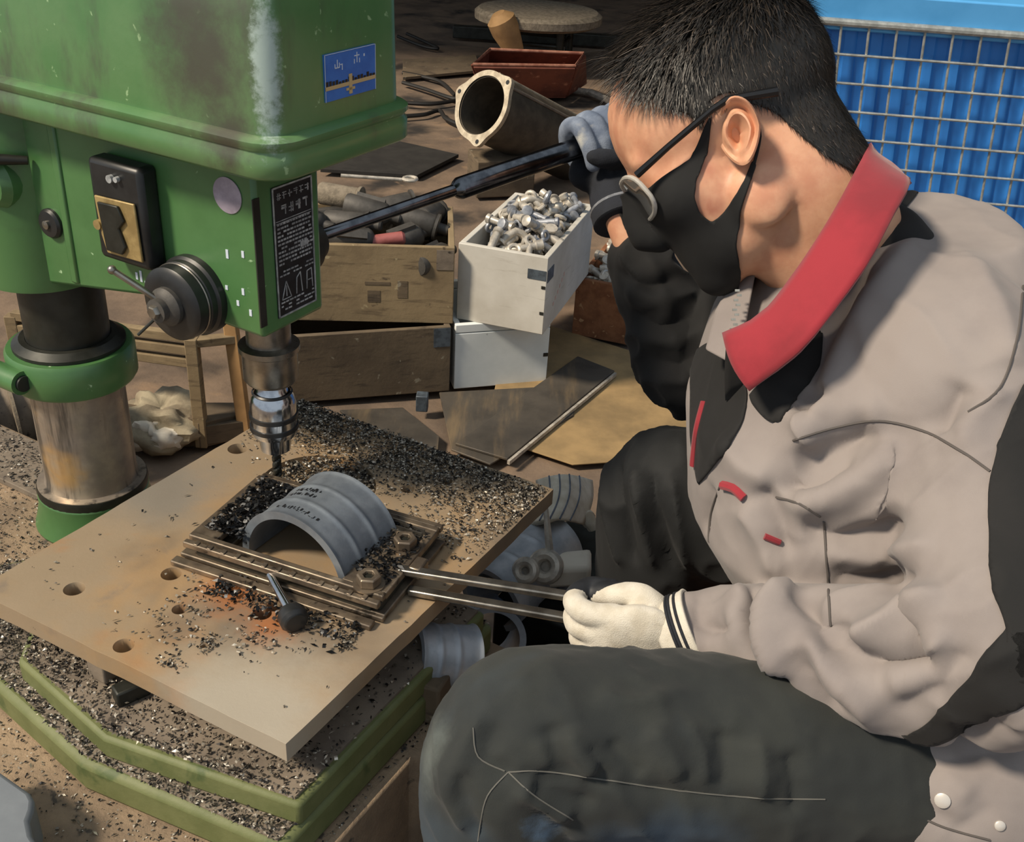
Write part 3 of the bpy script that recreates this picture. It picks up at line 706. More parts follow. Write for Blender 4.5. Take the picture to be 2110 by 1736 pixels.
# stack of ribbed castings and leftovers on the trough
def loose_shell(px, py, z, ang, tilt, label, R=.048, L=.085):
    o_ = atz(px, py, z); ax = nrm(zhat(ang) + AZ * tilt); up = nrm(AZ - ax * (AZ @ ax))
    q = ribbed_shell('ribbed_casting', o_ - up * R, ax, up, R, L, m_alu_light, arc=(-60, 240), bands=(.0, .3, .6, 1.0))
    return tag(q, label, 'casting', 'ribbed castings beside the plate')
loose_shell(1010, 1180, .30, 55, .1, 'pale blue grey ribbed casting lying just right of the plate edge', .044, .13)
loose_shell(1012, 1252, .265, 100, -.5, 'pale ribbed casting tipped down below the twin handle bars', .040, .075)
loose_shell(868, 1300, .405, 20, -.25, 'pale ribbed casting half hidden under the right edge of the plate', .030, .06)
for i, (x, y, r, lab) in enumerate(((1083, 1177, .0135, 'small pale ring casting nearest the handle bars'), (1124, 1168, .0175, 'larger pale ring casting with a stem beside the smaller ring'))):
    c = atz(x, y, .30); n = 22; tw = nrm(np.array([-.3, -.75, .6])); e1 = nrm(np.cross(tw, AZ)); e2 = np.cross(tw, e1)
    t = MB().tube([c + e1 * r * math.cos(2 * math.pi * k / n) * .8 + e2 * r * math.sin(2 * math.pi * k / n) * .8 for k in range(n)], r * .46, 10, closed=True)
    t.lathe(c - tw * .035, tw, [(r * .9, 0), (r * .95, .03)], 20)
    if i: t.tube([c - e2 * r, c - e2 * (r + .03) + e1 * .012, c - e2 * (r + .05) + e1 * .02], [.005, .004, .003], 8)
    tag(t.build('ring_casting', m_casting), lab, 'casting')
o = MB().prism([atz(1112, 1178, .26), atz(1215, 1168, .26), atz(1215, 1212, .26), atz(1125, 1215, .26)], AZ * .03).build('white_tray', m_rag_white, bevel=.006)
tag(o, 'cream plastic tray behind the ring castings', 'tray')
o = MB().prism([atz(1140, 1225, .23), atz(1200, 1190, .23), atz(1215, 1200, .23), atz(1180, 1240, .23)], AZ * .01).build('tin_offcut', m_casting_cool, bevel=.001); tag(o, 'grey tin offcut lying above the twin handle bars', 'offcut')
o = MB().prism([atz(1100, 1245, .22), atz(1160, 1242, .22), atz(1150, 1256, .22), atz(1105, 1258, .22)], AZ * .008).build('tin_offcut', m_rag_white, bevel=.001); tag(o, 'small white offcut showing between the twin handle bars', 'offcut')
# wood block below the plate
o = MB().prism([atz(806, 1395, .372), atz(862, 1345, .372), atz(940, 1372, .372), atz(905, 1425, .372)], -AZ * .047).build('wood_block', m_wood_dark, bevel=.003)
tag(o, 'dark wooden block below the right edge of the rusty plate', 'wood block')
o = MB().tube([atz(765, 1520, .2), atz(812, 1498, .2)], .005, 6).build('bright_offcut', m_casting); tag(o, 'short bright metal offcut in the dark below the plate', 'offcut')
# glove lying over the trough: knitted, striped
m_glove_knit = mat('cream_knit', '#d9d2c2', '#c6bda9', 60, .35, .65, .95, bump=.35, bscale=900, fabric=.2)
m_glove_stripe = mat('grey_knit_stripe', '#6d7480', '#59606c', 60, .35, .65, .95, bump=.3, bscale=900)
gl = thing('work_glove', atz(1160, 1050, .28), 'cream work glove with grey stripes draped beside the far corner of the plate', 'glove')
t = MB(); rows = []; nu = 18; nv = 22
def gsurf(i, j):
    s_ = i / (nu - 1); v_ = j / (nv - 1)
    x = 1102 + 118 * s_ + 10 * math.sin(v_ * 3); y = 1082 - 92 * v_ + 18 * s_ * 0
    z = .275 + .055 * math.sin(math.pi * min(1, .15 + s_ * .8)) + .010 * v_
    return atz(x - (1 - v_) * 18 + 24 * v_ * 0, y - 30 * math.sin(math.pi * s_) * .4, z)
pts = [[gsurf(i, j) for i in range(nu)] for j in range(nv)]
t.loft(pts, cap=False, closed=False); o = t.build('glove_back', m_glove_knit, gl, angle=80); so = o.modifiers.new('thick', 'SOLIDIFY'); so.thickness = .006; so.offset = -1
for i in (4, 7, 10, 13):
    MB().tube([np.array(gsurf(i, j)) + AZ * .0006 for j in range(nv)], .0011, 6).build('stripe', m_glove_stripe, gl)
gl2 = thing('work_glove', atz(1190, 1055, .27), 'crumpled white glove fingers tucked behind the striped glove', 'glove')
for k in range(3): MB().tube([atz(1176 + 12 * k, 1040 + 6 * k, .27), atz(1192 + 10 * k, 1052 + 8 * k, .285), atz(1206 + 8 * k, 1072 + 8 * k, .27)], [.008, .010, .008], 10).build('finger', m_glove_knit, gl2)

# ================================================================== LEFT BACKGROUND
# open slatted wooden frame
fr = thing('slatted_crate', atz(420, 860, 0), 'old open crate with slatted sides standing behind the column', 'crate')
def bar(p, q, w, h, nm, m, par):
    p = np.asarray(p); q = np.asarray(q); d = nrm(q - p); s_ = np.cross(d, AZ); s_ = nrm(s_) if np.linalg.norm(s_) > .1 else np.array([1., 0, 0]); up = np.cross(s_, d)
    return MB().box((p + q) / 2, (q - p) / 2, s_ * w, up * h).build(nm, m, par, bevel=.0015)
g0 = atz(415, 905, 0); g1 = atz(245, 905, 0)
def up(p, z): return np.array([p[0], p[1], z])
FX = atz(418, 918, 0); FB = atz(250, 880, 0) + np.array([-.18, 0.02, 0])
dF = nrm(FB - FX)
for z in (.185, .160, .135): bar(up(FX, z) + AZ * .04, up(FB, z - .01) + AZ * .04, .008, .0085, 'slat', m_wood_tan, fr)
bar(up(FX, .03), up(FB, .03), .008, .03, 'board', m_wood_dark, fr)
for o_, hh in ((FX, .225), (FX + dF * .36, .215)): bar(up(o_, 0.0), up(o_, hh), .011, .011, 'post', m_wood_tan, fr)
FY = FX + np.array([.075, .03, 0])
bar(up(FX, .21) + AZ * .006, up(FY, .21) + AZ * .006, .010, .008, 'crate_rail', m_wood_tan, fr)
bar(up(FX, .02) + AZ * .006, up(FY, .02) + AZ * .006, .010, .02, 'crate_rail', m_wood_dark, fr)
sk = MB().prism([up(FY, 0) + p for p in (np.array([-.012, -.01, 0]), np.array([.012, -.012, 0]), np.array([.012, .01, 0]), np.array([-.012, .01, 0]))], np.array([-.012, .0, .255])).build('wood_stick', m_wood_pale, bevel=.002)
tag(sk, 'pale raw wooden stick leaning at the end of the slatted frame', 'stick')
# wooden box end right of the frame
o = MB().prism([atz(412, 925, 0), atz(520, 900, 0), atz(520, 880, 0), atz(420, 880, 0)], AZ * .055).build('wood_block', m_wood_dark, bevel=.002); tag(o, 'flat dark wooden block on the floor behind the drill chuck', 'wood block')
# crumpled rag and paper
def blob(name, c, rx, ry, rz, m, amp, seed, label, cat):
    t = MB().ell(c, (rx, 0, 0), (0, ry, 0), (0, 0, rz), 36)
    t.v = [tuple(np.array(p) + nrm(np.array(p) - np.array(c)) * amp * (mnoise.noise((p[0] * 28 + seed, p[1] * 28, p[2] * 28)) + .6 * abs(mnoise.noise((p[0] * 60 + seed, p[1] * 60, p[2] * 60))))) for p in t.v]
    return tag(t.build(name, m, angle=50), label, cat)
blob('crumpled_rag', atz(335, 870, .03), .10, .07, .045, m_rag, .03, 1, 'crumpled beige rag on the floor behind the column', 'rag')
blob('paper_scrap', atz(318, 897, .03), .052, .03, .026, m_rag_white, .03, 5, 'bright white crumpled paper in front of the beige rag', 'paper')
# finned motor at the left edge
fm = thing('finned_motor', atz(20, 960, 0), 'grey finned motor housing on its mounting foot at the left edge', 'motor')
fc = atz(20, 860, .12); fa = nrm(np.array([.75, .5, 0]))
MB().lathe(fc - fa * .11, fa, [(.05, 0), (.075, .01), (.08, .02), (.08, .20), (.06, .22)], 32).build('housing', m_dusty_steel, fm)
for k in range(7): MB().lathe(fc - fa * (.09 - k * .030), fa, [(.079, 0), (.094, .001), (.094, .006), (.079, .007)], 36, cap=False).build('fin', m_stone, fm)
MB().box(atz(25, 955, .02), (.11, .03, 0), (-.02, .07, 0), (0, 0, .02)).build('foot_plate', m_dusty_steel, fm, bevel=.004)
MB().tube([atz(-20, 990, .01), atz(40, 985, .015), atz(85, 965, .01)], .018, 12).build('foot_bracket', m_darksteel, fm)
# chip covered sheet left of the column on the plinth
sh = MB().mbox(-.9, -.335, -.036, .045, PZ, PZ + .008).build('steel_sheet', m_dusty_steel, bevel=.001); tag(sh, 'dusty steel sheet on the plinth left of the column', 'steel sheet')
# grey bracket in the near left corner
gb = [atz(x, y, .375) for x, y in ((-60, 1560), (-5, 1585), (62, 1632), (70, 1648), (68, 1668), (60, 1690), (66, 1720), (85, 1750), (120, 1790), (-60, 1790))]
o = MB().prism(gb, -AZ * .048).build('steel_bracket', m_grey_slab, bevel=.004); tag(o, 'smooth grey painted bracket in the near left corner', 'bracket')

# ================================================================== FAR BACKGROUND
# round stone-topped stool
sx = atd(1110, 24, 5.0)
stl = thing('slab_stool', (sx[0], sx[1], 0), 'low stand with a round gritty stone top and black steel legs', 'stool')
MB().lathe((sx[0], sx[1], sx[2] - .05), AZ, [(.27, 0), (.30, .015), (.30, .045), (.28, .06)], 28).build('top', m_stone, stl)
for k in range(4):
    q = .6 + k * math.pi / 2; p = np.array([sx[0] + .19 * math.cos(q), sx[1] + .19 * math.sin(q), 0])
    MB().cyl(p, p + AZ * (sx[2] - .05), .018, n=12).build('leg', m_darksteel, stl)
for k in range(4):
    q = .6 + k * math.pi / 2; q2 = q + math.pi / 2
    MB().cyl((sx[0] + .19 * math.cos(q), sx[1] + .19 * math.sin(q), .12), (sx[0] + .19 * math.cos(q2), sx[1] + .19 * math.sin(q2), .12), .01, n=10).build('stretcher', m_darksteel, stl)
tag(MB().lathe(atd(1032, 40, 4.75), nrm(np.array([.5, .2, -1.0])), [(.03, -.03), (.065, 0), (.065, .05), (.03, .22), (.02, .34)], 16).build('wooden_mallet', m_wood_pale), 'pale wooden mallet head hanging at the edge of the round stool', 'mallet')
# red-brown tray
ty = thing('steel_tray', atz(1090, 190, 0), 'red brown sloping steel tray on the floor behind the flanged tube', 'tray')
q1, q2, q3, q4 = atz(1000, 196, .02), atz(1165, 196, .02), atz(1205, 170, .02), atz(985, 165, .02)
rim = [atz(975, 135, .16), atz(1185, 138, .16), atz(1203, 112, .18), atz(1010, 104, .18)]
bot = [q1, q2, q3, q4]
MB().prism(bot, -AZ * .012).build('tray_floor', m_rustred, ty)
for k in range(4):
    a, b_, c, d = bot[k], bot[(k + 1) % 4], rim[(k + 1) % 4], rim[k]
    nn = nrm(np.cross(b_ - a, d - a)); MB().prism([a, b_, c, d], nn * .012).build('tray_wall', m_rustred, ty, bevel=.003)
MB().tube([r_ + AZ * .004 for r_ in rim], .007, 8, closed=True).build('rolled_rim', mat('worn_pink_primer', '#a0705c', '#7d4c3c', 30, rough=.7), ty)
# flanged tube
tb = thing('flanged_tube', atz(1100, 345, 0), 'wide brown tube with a pale bolt flange tipped up behind the feed lever', 'tube')
tc = atd(994, 218, 3.25); ta = nrm(np.array([.62, .62, -.42]))
tc = tc
Lt = .46
MB().lathe(tc, ta, [(.088, -.001), (.104, .0), (.104, Lt), (.088, Lt), (.088, .0)], 48, cap=False).build('tube_body', m_tube, tb)
e1 = nrm(np.cross(ta, AZ)); e2 = np.cross(e1, ta)
ring = []; n = 72; inner = []
for k in range(n):
    q = 2 * math.pi * k / n; r = .108
    for ear in (50, 170, 290):
        dd = (math.degrees(q) - ear + 180) % 360 - 180
        r += .020 * math.exp(-(dd / 13) ** 2)
    ring.append(tc - ta * .006 + (e1 * math.cos(q) + e2 * math.sin(q)) * r); inner.append(tc - ta * .006 + (e1 * math.cos(q) + e2 * math.sin(q)) * .091)
t = MB().loft([ring, inner], cap=False); t.loft([[p + ta * .014 for p in inner], [p + ta * .014 for p in ring], ring], cap=False)
fl = t.build('flange', m_flange, tb, angle=40)
for ear in (50, 170, 290):
    q = math.radians(ear); c = tc - ta * .0065 + (e1 * math.cos(q) + e2 * math.sin(q)) * .113
    MB().lathe(c, ta, [(.007, -.0004), (.007, .004)], 12).build('bolt_hole', m_black, fl)
MB().tube([tc + e2 * .105 + ta * .02, tc + e2 * .105 + ta * (Lt - .02)], .006, 8).build('weld_seam', m_flange, tb)
MB().tube([tc + (e2 * .75 - e1 * -.70) * .104 + ta * .02, tc + (e2 * .75 + e1 * .70) * .104 + ta * (Lt - .02)], .005, 8).build('weld_seam', m_dusty_steel, tb)
cc = tc + ta * .10; tag(MB().box((cc[0], cc[1], (cc[2] - .12) / 2), (.09, .03, 0), (-.02, .07, 0), (0, 0, (cc[2] - .12) / 2 )).build('wood_block', m_wood_dark, bevel=.004), 'dark wooden prop under the flanged tube', 'wood block')
# cables on the floor
rw = random.Random(5)
for k, (pts, lab) in enumerate([([(820, 75), (870, 95), (902, 100), (880, 88), (835, 68)], 'black cable looped furthest back beside the hood'),
    ([(830, 150), (870, 158), (910, 170), (940, 200)], 'black cable curving towards the flanged tube'),
    ([(830, 170), (880, 185), (930, 202), (960, 205)], 'black cable below the curved one'),
    ([(835, 212), (890, 214), (945, 206)], 'straight black cable beside the hood rim'),
    ([(830, 240), (875, 236), (905, 228), (920, 245), (960, 262)], 'black cable nearest the hood rim')]):
    P_ = [atz(x, y, .006) for x, y in pts]
    cr = []
    for i in range(len(P_) - 1):
        p0 = P_[max(i - 1, 0)]; p1 = P_[i]; p2 = P_[i + 1]; p3 = P_[min(i + 2, len(P_) - 1)]
        for s_ in np.linspace(0, 1, 8, endpoint=False):
            cr.append(.5 * ((2 * p1) + (-p0 + p2) * s_ + (2 * p0 - 5 * p1 + 4 * p2 - p3) * s_ ** 2 + (-p0 + 3 * p1 - 3 * p2 + p3) * s_ ** 3))
    tag(MB().tube(cr, .0085, 8).build('cable', m_wire), lab, 'cable')
o = MB().tube([atz(1165, 184, .01), atz(1215, 190, .012), atz(1252, 206, .012)], .014, 10).build('bright_rod', m_casting); tag(o, 'bright metal rod on the floor right of the red brown tray', 'rod')
o = MB().box(atz(1110, 75, .03), (.45, 0, 0), (0, .03, 0), (0, 0, .03)).build('floor_beam', m_darksteel, bevel=.004); tag(o, 'dark steel beam on the floor behind the round stool', 'beam')
sheet('plank', [(830, 128), (980, 118), (990, 150), (830, 165)], .0, .012, m_wood_dark, 'dark plank on the floor between the hood and the red tray', 'plank')

# blue bin in a wire cage behind the worker
CG0 = np.array([.545, 2.145]); cgx = zhat(-4.5); cgy = zhat(85.5); lean = nrm(np.array([-.10, 0, 1.0]))
GH = .78; GL = .62; GD = .60
def G(x, y, z): return np.array([CG0[0], CG0[1], 0]) + cgx * x + cgy * y + lean * z
cg = thing('caged_blue_bin', G(GL / 2, GD / 2, 0), 'bright blue plastic bin inside a galvanised wire cage behind the worker', 'caged bin')
# ribbed blue liner
n = 120; pts = []
for k in range(n + 1):
    x = .012 + (GL - .024) * k / n; pts.append((x, .022 - .007 * max(-.5, min(.5, 1.5 * math.sin(k * .62)))))
loop = pts + [(GL - .02, GD - .02), (.02, GD - .02)]
MB().loft([[G(x, y, .02) for x, y in loop], [G(x, y, GH - .035) for x, y in loop]], cap=True).build('blue_bin', m_blue, cg, angle=40)
MB().loft([[G(x, y, GH - .034) for x, y in ((0.01, .004), (GL - .01, .004), (GL - .01, GD - .01), (.01, GD - .01))], [G(x, y, GH + .035) for x, y in ((.008, -.0), (GL - .008, 0), (GL - .008, GD - .008), (.008, GD - .008))]]).build('bin_rim', m_blue_light, cg, bevel=.004)
MB().tube([G(0, -.004, GH - .018), G(GL, -.004, GH - .018)], .0075, 10).build('cage_rail', m_galv, cg)
MB().tube([G(GL, -.004, GH - .018), G(GL, GD, GH - .018), G(0, GD, GH - .018), G(0, -.004, GH - .018)], .0075, 10).build('cage_rail', m_galv, cg)
nvw = 12
for k in range(nvw + 1):
    x = GL * k / nvw
    MB().tube([G(x, -.004, .0), G(x, -.004, GH - .018)], .0026, 8).build('upright_wire', m_galv, cg)
for k in range(14):
    z = GH - .075 - k * .053
    MB().tube([G(0, -.0085, z), G(GL, -.0085, z)], .0026, 8).build('cross_wire', m_galv, cg)
    MB().tube([G(GL, 0, z), G(GL, GD, z), G(0, GD, z), G(0, 0, z)], .0026, 8).build('cross_wire', m_galv, cg)
for k in range(1, 11):
    for xx in (0, GL): MB().tube([G(xx, GD * k / 11, 0), G(xx, GD * k / 11, GH - .018)], .0026, 8).build('upright_wire', m_galv, cg)
lt = MB().box(G(.478, -.016, GH - .075), cgx * .016, cgy * .004, lean * .007).tube([G(.462, -.014, GH - .045), G(.470, -.018, GH - .07), G(.50, -.018, GH - .08)], .004, 8)
lt.build('latch', m_dusty_steel, cg, bevel=.001)
# far walls of the shed
m_wall = mat('grimy_shed_wall', '#5a5046', '#433b34', 4, .35, .7, .9, bump=.2, bscale=40)
structure(MB().box((0, 9.0, 2.0), (7, 0, 0), (0, .08, 0), (0, 0, 2.05)).build('wall_back', m_wall))
structure(MB().box((5.5, 4.0, 2.0), (.08, 0, 0), (0, 5.0, 0), (0, 0, 2.05)).build('wall_right', m_wall))
structure(MB().box((0, 6.3, 4.1), (7, 0, 0), (0, 2.8, 0), (0, 0, .06)).build('shade_ceiling', m_wall))  # unseen roof, added and cut back so it shades the far background

# ================================================================== SWARF
def chips(name, sampler, n, size, m, label, cat, zfun, seed, curl=.35):
    r = np.random.default_rng(seed); V = []; F = []
    P = sampler(r, n)
    for p in P:
        s_ = size * r.uniform(.5, 1.5); ang = r.uniform(0, 6.283); c, s2 = math.cos(ang), math.sin(ang)
        k = len(V); L = s_ * r.uniform(.7, 1.8); w = s_ * r.uniform(.3, .7); h = s_ * r.uniform(.2, .8); z = zfun(p, r)
        if r.random() < curl:      # curled strip
            for j in range(4):
                q = j * 1.2; x = L * .5 * math.cos(q); zz = L * .5 * math.sin(q) + L * .3
                for yy in (-w, w): V.append((p[0] + c * x - s2 * yy, p[1] + s2 * x + c * yy, z + max(0, zz * .8)))
            for j in range(3): F.append((k + 2 * j, k + 2 * j + 1, k + 2 * j + 3, k + 2 * j + 2))
        else:                      # flake
            for (x, y, zz) in ((-L, 0, 0), (0, -w, h * r.uniform(0, 1)), (L, 0, h * r.uniform(0, .5)), (0, w, h)): V.append((p[0] + c * x - s2 * y, p[1] + s2 * x + c * y, z + zz))
            F += [(k, k + 1, k + 3), (k + 1, k + 2, k + 3), (k, k + 2, k + 1), (k, k + 3, k + 2)]
    me = bpy.data.meshes.new(name); me.from_pydata(V, [], F); me.update()
    o = add_obj(name, me, m); stuff(o)
    return tag(o, label, cat)
def quad_sampler(pix, z, dens=None):
    """points spread over polygons given by photo pixels on the plane z"""
    def f(r, n):
        out = []
        tot = sum(w for _, w in pix)
        for poly, w in pix:
            A, B, C_, D = [atz(x, y, z)[:2] for x, y in poly]
            for _ in range(int(n * w / tot)):
                s_, t_ = r.random(), r.random()
                if dens: s_, t_ = dens(r, s_, t_)
                out.append((A * (1 - s_) + B * s_) * (1 - t_) + (D * (1 - s_) + C_ * s_) * t_)
        return out
    return f
def cl(r, s_, t_): return s_, t_
def pile(r, s_, t_): return s_, t_
zp = lambda p, r: PT + .0004 + abs(r.normal(0, .0012))
# dense swarf along the back and far corner of the plate
def back_s(r, n):
    out = []
    for _ in range(n):
        while True:
            a = r.uniform(-.11, .226); b_ = .168 - abs(r.normal(0, .042)); 
            if a > .13: b_ = .172 - abs(r.normal(0, .075))
            if b_ < -.11 or b_ > .168: continue
            x, y = M(a, b_, PT)[:2]
            if mnoise.noise((a * 24, b_ * 24, 3)) + r.uniform(-.5, .9) > 0: break
        out.append(np.array([x, y]))
    return out
chips('plate_swarf', back_s, 8500, .0015, m_chip, 'grey metal shavings heaped along the far edge of the rusty plate', 'metal shavings', zp, 1)
def pocket_s(r, n):
    out = []
    for _ in range(n):
        q = r.uniform(0, 6.283); rad = .060 * math.sqrt(r.random()); a = .022 + rad * math.cos(q); b_ = .035 + rad * math.sin(q)
        out.append(M(a, b_, 0)[:2])
    return out
chips('pocket_swarf', pocket_s, 2600, .0020, m_chip, 'metal shavings filling the round recess around the drill', 'metal shavings', lambda p, r: PT - .0068 + abs(r.normal(0, .003)), 2)
def front_s(r, n):
    out = []
    cs = [((430, 1330), .006), ((520, 1320), .010), ((350, 1300), .02), ((560, 1300), .02), ((470, 1200), .016), ((500, 1225), .02), ((380, 1270), .016), ((640, 1295), .02), ((350, 1370), .006), ((715, 1330), .004), ((430, 1190), .02)]
    for _ in range(n):
        if r.random() < .12:
            a, b_ = r.uniform(-.11, .22), r.uniform(-.24, .1); out.append(M(a, b_, 0)[:2]); continue
        (x, y), s_ = cs[r.integers(len(cs))]; p = atz(x, y, PT)[:2]; out.append(p + r.normal(0, s_, 2))
    return [p for p in out if -.115 < (p - S0[:2]) @ AU[:2] < .222 and -.245 < (p - S0[:2]) @ AV[:2] < .16]
chips('loose_chips', front_s, 620, .0016, m_chip, 'loose metal chips scattered over the near half of the rusty plate', 'metal shavings', zp, 3)
def jig_s(r, n):
    out = []
    for _ in range(n):
        q = r.random()
        if q < .55: out.append(J(.008 + .040 * r.random(), .015 + .095 * r.random(), 0)[:2])
        elif q < .8: out.append(J(.045 + .15 * r.random(), -.026 + .012 * r.normal(), 0)[:2])
        else: out.append(J(.16 + .04 * r.random(), .02 + .08 * r.random(), 0)[:2])
    return out
chips('jig_swarf', jig_s, 1500, .0024, m_chip_dark, 'dark curled swarf lodged on the jig beside the drill bit', 'metal shavings', lambda p, r: (.4745 if (p - JO[:2]) @ JQ[:2] > .004 else PT + .0005) + abs(r.normal(0, .0025)), 4, .5)
def base_s(r, n):
    out = []; bi = inset(bl, .004); si = inset(sl, .003)
    while len(out) < n:
        a = r.uniform(-.27, .24); b_ = r.uniform(-.305, .04)
        if not inside(bi, (a, b_)): continue
        on_step = inside(sl, (a, b_))
        if on_step and not inside(si, (a, b_)): continue
        if on_step and b_ > -.20 and r.random() > .3: continue
        if on_step and a > -.02 and b_ > -.275 + (a - .05) * .18 and r.random() > .45: continue
        out.append(np.array(list(M(a, b_, 0)[:2]) + [ST + .0035 if on_step else BT + .002]))
    return out
chips('base_swarf', base_s, 10500, .0016, m_chip, 'thick layer of metal shavings covering the olive green base', 'metal shavings', lambda p, r: p[2] + abs(r.normal(0, .0018)), 5)
def plinth_s(r, n):
    out = []
    while len(out) < n:
        a = r.uniform(-.62, .245); b_ = r.uniform(-.62, .02)
        if inside(bl, (a, b_)) or math.hypot(a + .272, b_ + .014) < .072: continue
        edge = -.258 if a < -.16 else -.295
        d = max(0, edge - b_)
        if r.random() > math.exp(-d / .06) * .9 + .08: continue
        out.append(M(a, b_, 0)[:2])
    return out
chips('plinth_swarf', plinth_s, 6500, .0014, m_chip, 'fine metal shavings spilled over the concrete around the base', 'metal shavings', lambda p, r: PZ + .0005 + abs(r.normal(0, .0006)), 6)
def trough_s(r, n): return [(TX + T1 * r.uniform(-.163, -.032) + T2 * r.uniform(-.043, .033))[:2] for _ in range(n)]
chips('trough_swarf', trough_s, 2600, .0032, m_chip_dark, 'black swarf filling the dark trough', 'metal shavings', lambda p, r: .160 + abs(r.normal(0, .012)), 7)
def sheet_s(r, n): return [M(r.uniform(-.85, -.337), r.uniform(-.034, .043), 0)[:2] for _ in range(n)]
chips('sheet_swarf', sheet_s, 1500, .0018, m_chip, 'metal shavings on the dusty sheet left of the column', 'metal shavings', lambda p, r: PZ + .0085 + abs(r.normal(0, .001)), 8)
# ================================================================== THE WORKER
def remesh(mb, voxel, smooth=4, name='tmp'):
    me = mb.mesh(name, smooth=False, fix=False)
    bm = bmesh.new(); bm.from_mesh(me); bmesh.ops.recalc_face_normals(bm, faces=bm.faces); bm.to_mesh(me); bm.free()
    o = bpy.data.objects.new(name, me); COL.objects.link(o)
    r = o.modifiers.new('r', 'REMESH'); r.mode = 'VOXEL'; r.voxel_size = voxel
    if smooth:
        s_ = o.modifiers.new('s', 'SMOOTH'); s_.factor = .5; s_.iterations = smooth
    out = bpy.data.meshes.new_from_object(o.evaluated_get(bpy.context.evaluated_depsgraph_get()))
    bpy.data.objects.remove(o); bpy.data.meshes.remove(me)
    return out
def get_v(me): a = np.empty(len(me.vertices) * 3); me.vertices.foreach_get('co', a); return a.reshape(-1, 3)
def set_v(me, a): me.vertices.foreach_set('co', a.ravel()); me.update()
def get_n(me): a = np.empty(len(me.vertices) * 3, np.float32); me.vertex_normals.foreach_get('vector', a); return a.reshape(-1, 3).astype(float)
def bvh(me):
    return BVHTree.FromPolygons([tuple(p) for p in get_v(me)], [tuple(p.vertices) for p in me.polygons])
def densify(pts, step=14):
    P_ = [np.array(p, float) for p in pts]; cr = []
    for i in range(len(P_) - 1):
        p0 = P_[max(i - 1, 0)]; p1 = P_[i]; p2 = P_[i + 1]; p3 = P_[min(i + 2, len(P_) - 1)]
        n = max(2, int(np.linalg.norm(p2 - p1) / step))
        for s_ in np.linspace(0, 1, n, endpoint=False):
            cr.append(.5 * ((2 * p1) + (-p0 + p2) * s_ + (2 * p0 - 5 * p1 + 4 * p2 - p3) * s_ ** 2 + (-p0 + 3 * p1 - 3 * p2 + p3) * s_ ** 3))
    cr.append(P_[-1]); return cr
def on_surface(tree, pts, step=14, off=0.0):
    out = []
    for x, y in densify(pts, step):
        h, n, i, d = tree.ray_cast(Vector(CAM), Vector(ray(x, y)).normalized())
        if h is not None: out.append(np.array(h) + np.array(n) * (off if n.dot(Vector(ray(x, y))) < 0 else -off))
    return out
def folds(me, specs):
    for (amp, sig, pts) in specs:
        tree = bvh(me) if False else folds.tree
        L = on_surface(tree, pts, 22)
        if len(L) < 2: continue
        V = get_v(me); N = get_n(me); L = np.array(L)
        lo, hi = L.min(0) - sig * 3, L.max(0) + sig * 3
        idx = np.where(np.all((V > lo) & (V < hi), axis=1))[0]
        if not len(idx): continue
        Q = V[idx]; best = np.full(len(idx), 1e9); tt = np.zeros(len(idx)); ns = len(L) - 1
        for k in range(ns):
            a, b_ = L[k], L[k + 1]; ab = b_ - a; t_ = np.clip(((Q - a) @ ab) / (ab @ ab + 1e-12), 0, 1)
            d = np.linalg.norm(Q - (a + t_[:, None] * ab), axis=1); m_ = d < best; best[m_] = d[m_]; tt[m_] = (k + t_[m_]) / ns
        w = amp * np.exp(-(best / sig) ** 1.4) * np.minimum(1, np.minimum(tt, 1 - tt) * 5 + .15)
        V[idx] += N[idx] * w[:, None]; set_v(me, V)
def fabric_noise(me, amp, sc, seed=0, st=(1, 1, 1)):
    V = get_v(me); N = get_n(me)
    w = np.array([mnoise.noise((p[0] * sc * st[0] + seed, p[1] * sc * st[1], p[2] * sc * st[2])) for p in V])
    set_v(me, V + N * (amp * w)[:, None])
def lap(me, it, fac=.5, keep=True):
    V = get_v(me); E2 = np.empty(len(me.edges) * 2, int); me.edges.foreach_get('vertices', E2); E2 = E2.reshape(-1, 2)
    n = len(V); cnt = np.zeros(n); np.add.at(cnt, E2[:, 0], 1); np.add.at(cnt, E2[:, 1], 1); cnt[cnt == 0] = 1
    fix = np.zeros(n, bool)
    if keep:
        b_ = bmesh.new(); b_.from_mesh(me); fix = np.array([v.is_boundary for v in b_.verts]); b_.free()
    for _ in range(it):
        A = np.zeros_like(V); np.add.at(A, E2[:, 0], V[E2[:, 1]]); np.add.at(A, E2[:, 1], V[E2[:, 0]])
        N_ = V * (1 - fac) + fac * A / cnt[:, None]; N_[fix] = V[fix]; V = N_
    set_v(me, V)
def wrinkle(me, amp, across, along, d_along, centre=None, rad=1.0, seed=0):
    V = get_v(me); N = get_n(me); a = nrm(d_along); b_ = nrm(np.cross(a, AZ + np.array([.3, .2, 0]))); c = np.cross(a, b_)
    w = np.empty(len(V))
    m_ = np.ones(len(V)) if centre is None else np.exp(-(np.linalg.norm(V - np.asarray(centre), axis=1) / rad) ** 2)
    for i, p in enumerate(V):
        if m_[i] < .03: w[i] = 0; continue
        x, y, z = p @ a * along, p @ b_ * across, p @ c * across
        k = mnoise.noise((x + .6 * mnoise.noise((x * 2, y * .5, z * .5 + seed)), y + seed, z)); w[i] = ((1 - min(1, abs(k) * 2.2)) ** 2 - .35) * m_[i]
    set_v(me, V + N * (amp * w)[:, None])
def smooth_obj(name, me, m, parent, label=None):
    me.materials.clear(); me.polygons.foreach_set('use_smooth', [True] * len(me.polygons))
    return add_obj(name, me, m, parent, 0, label)
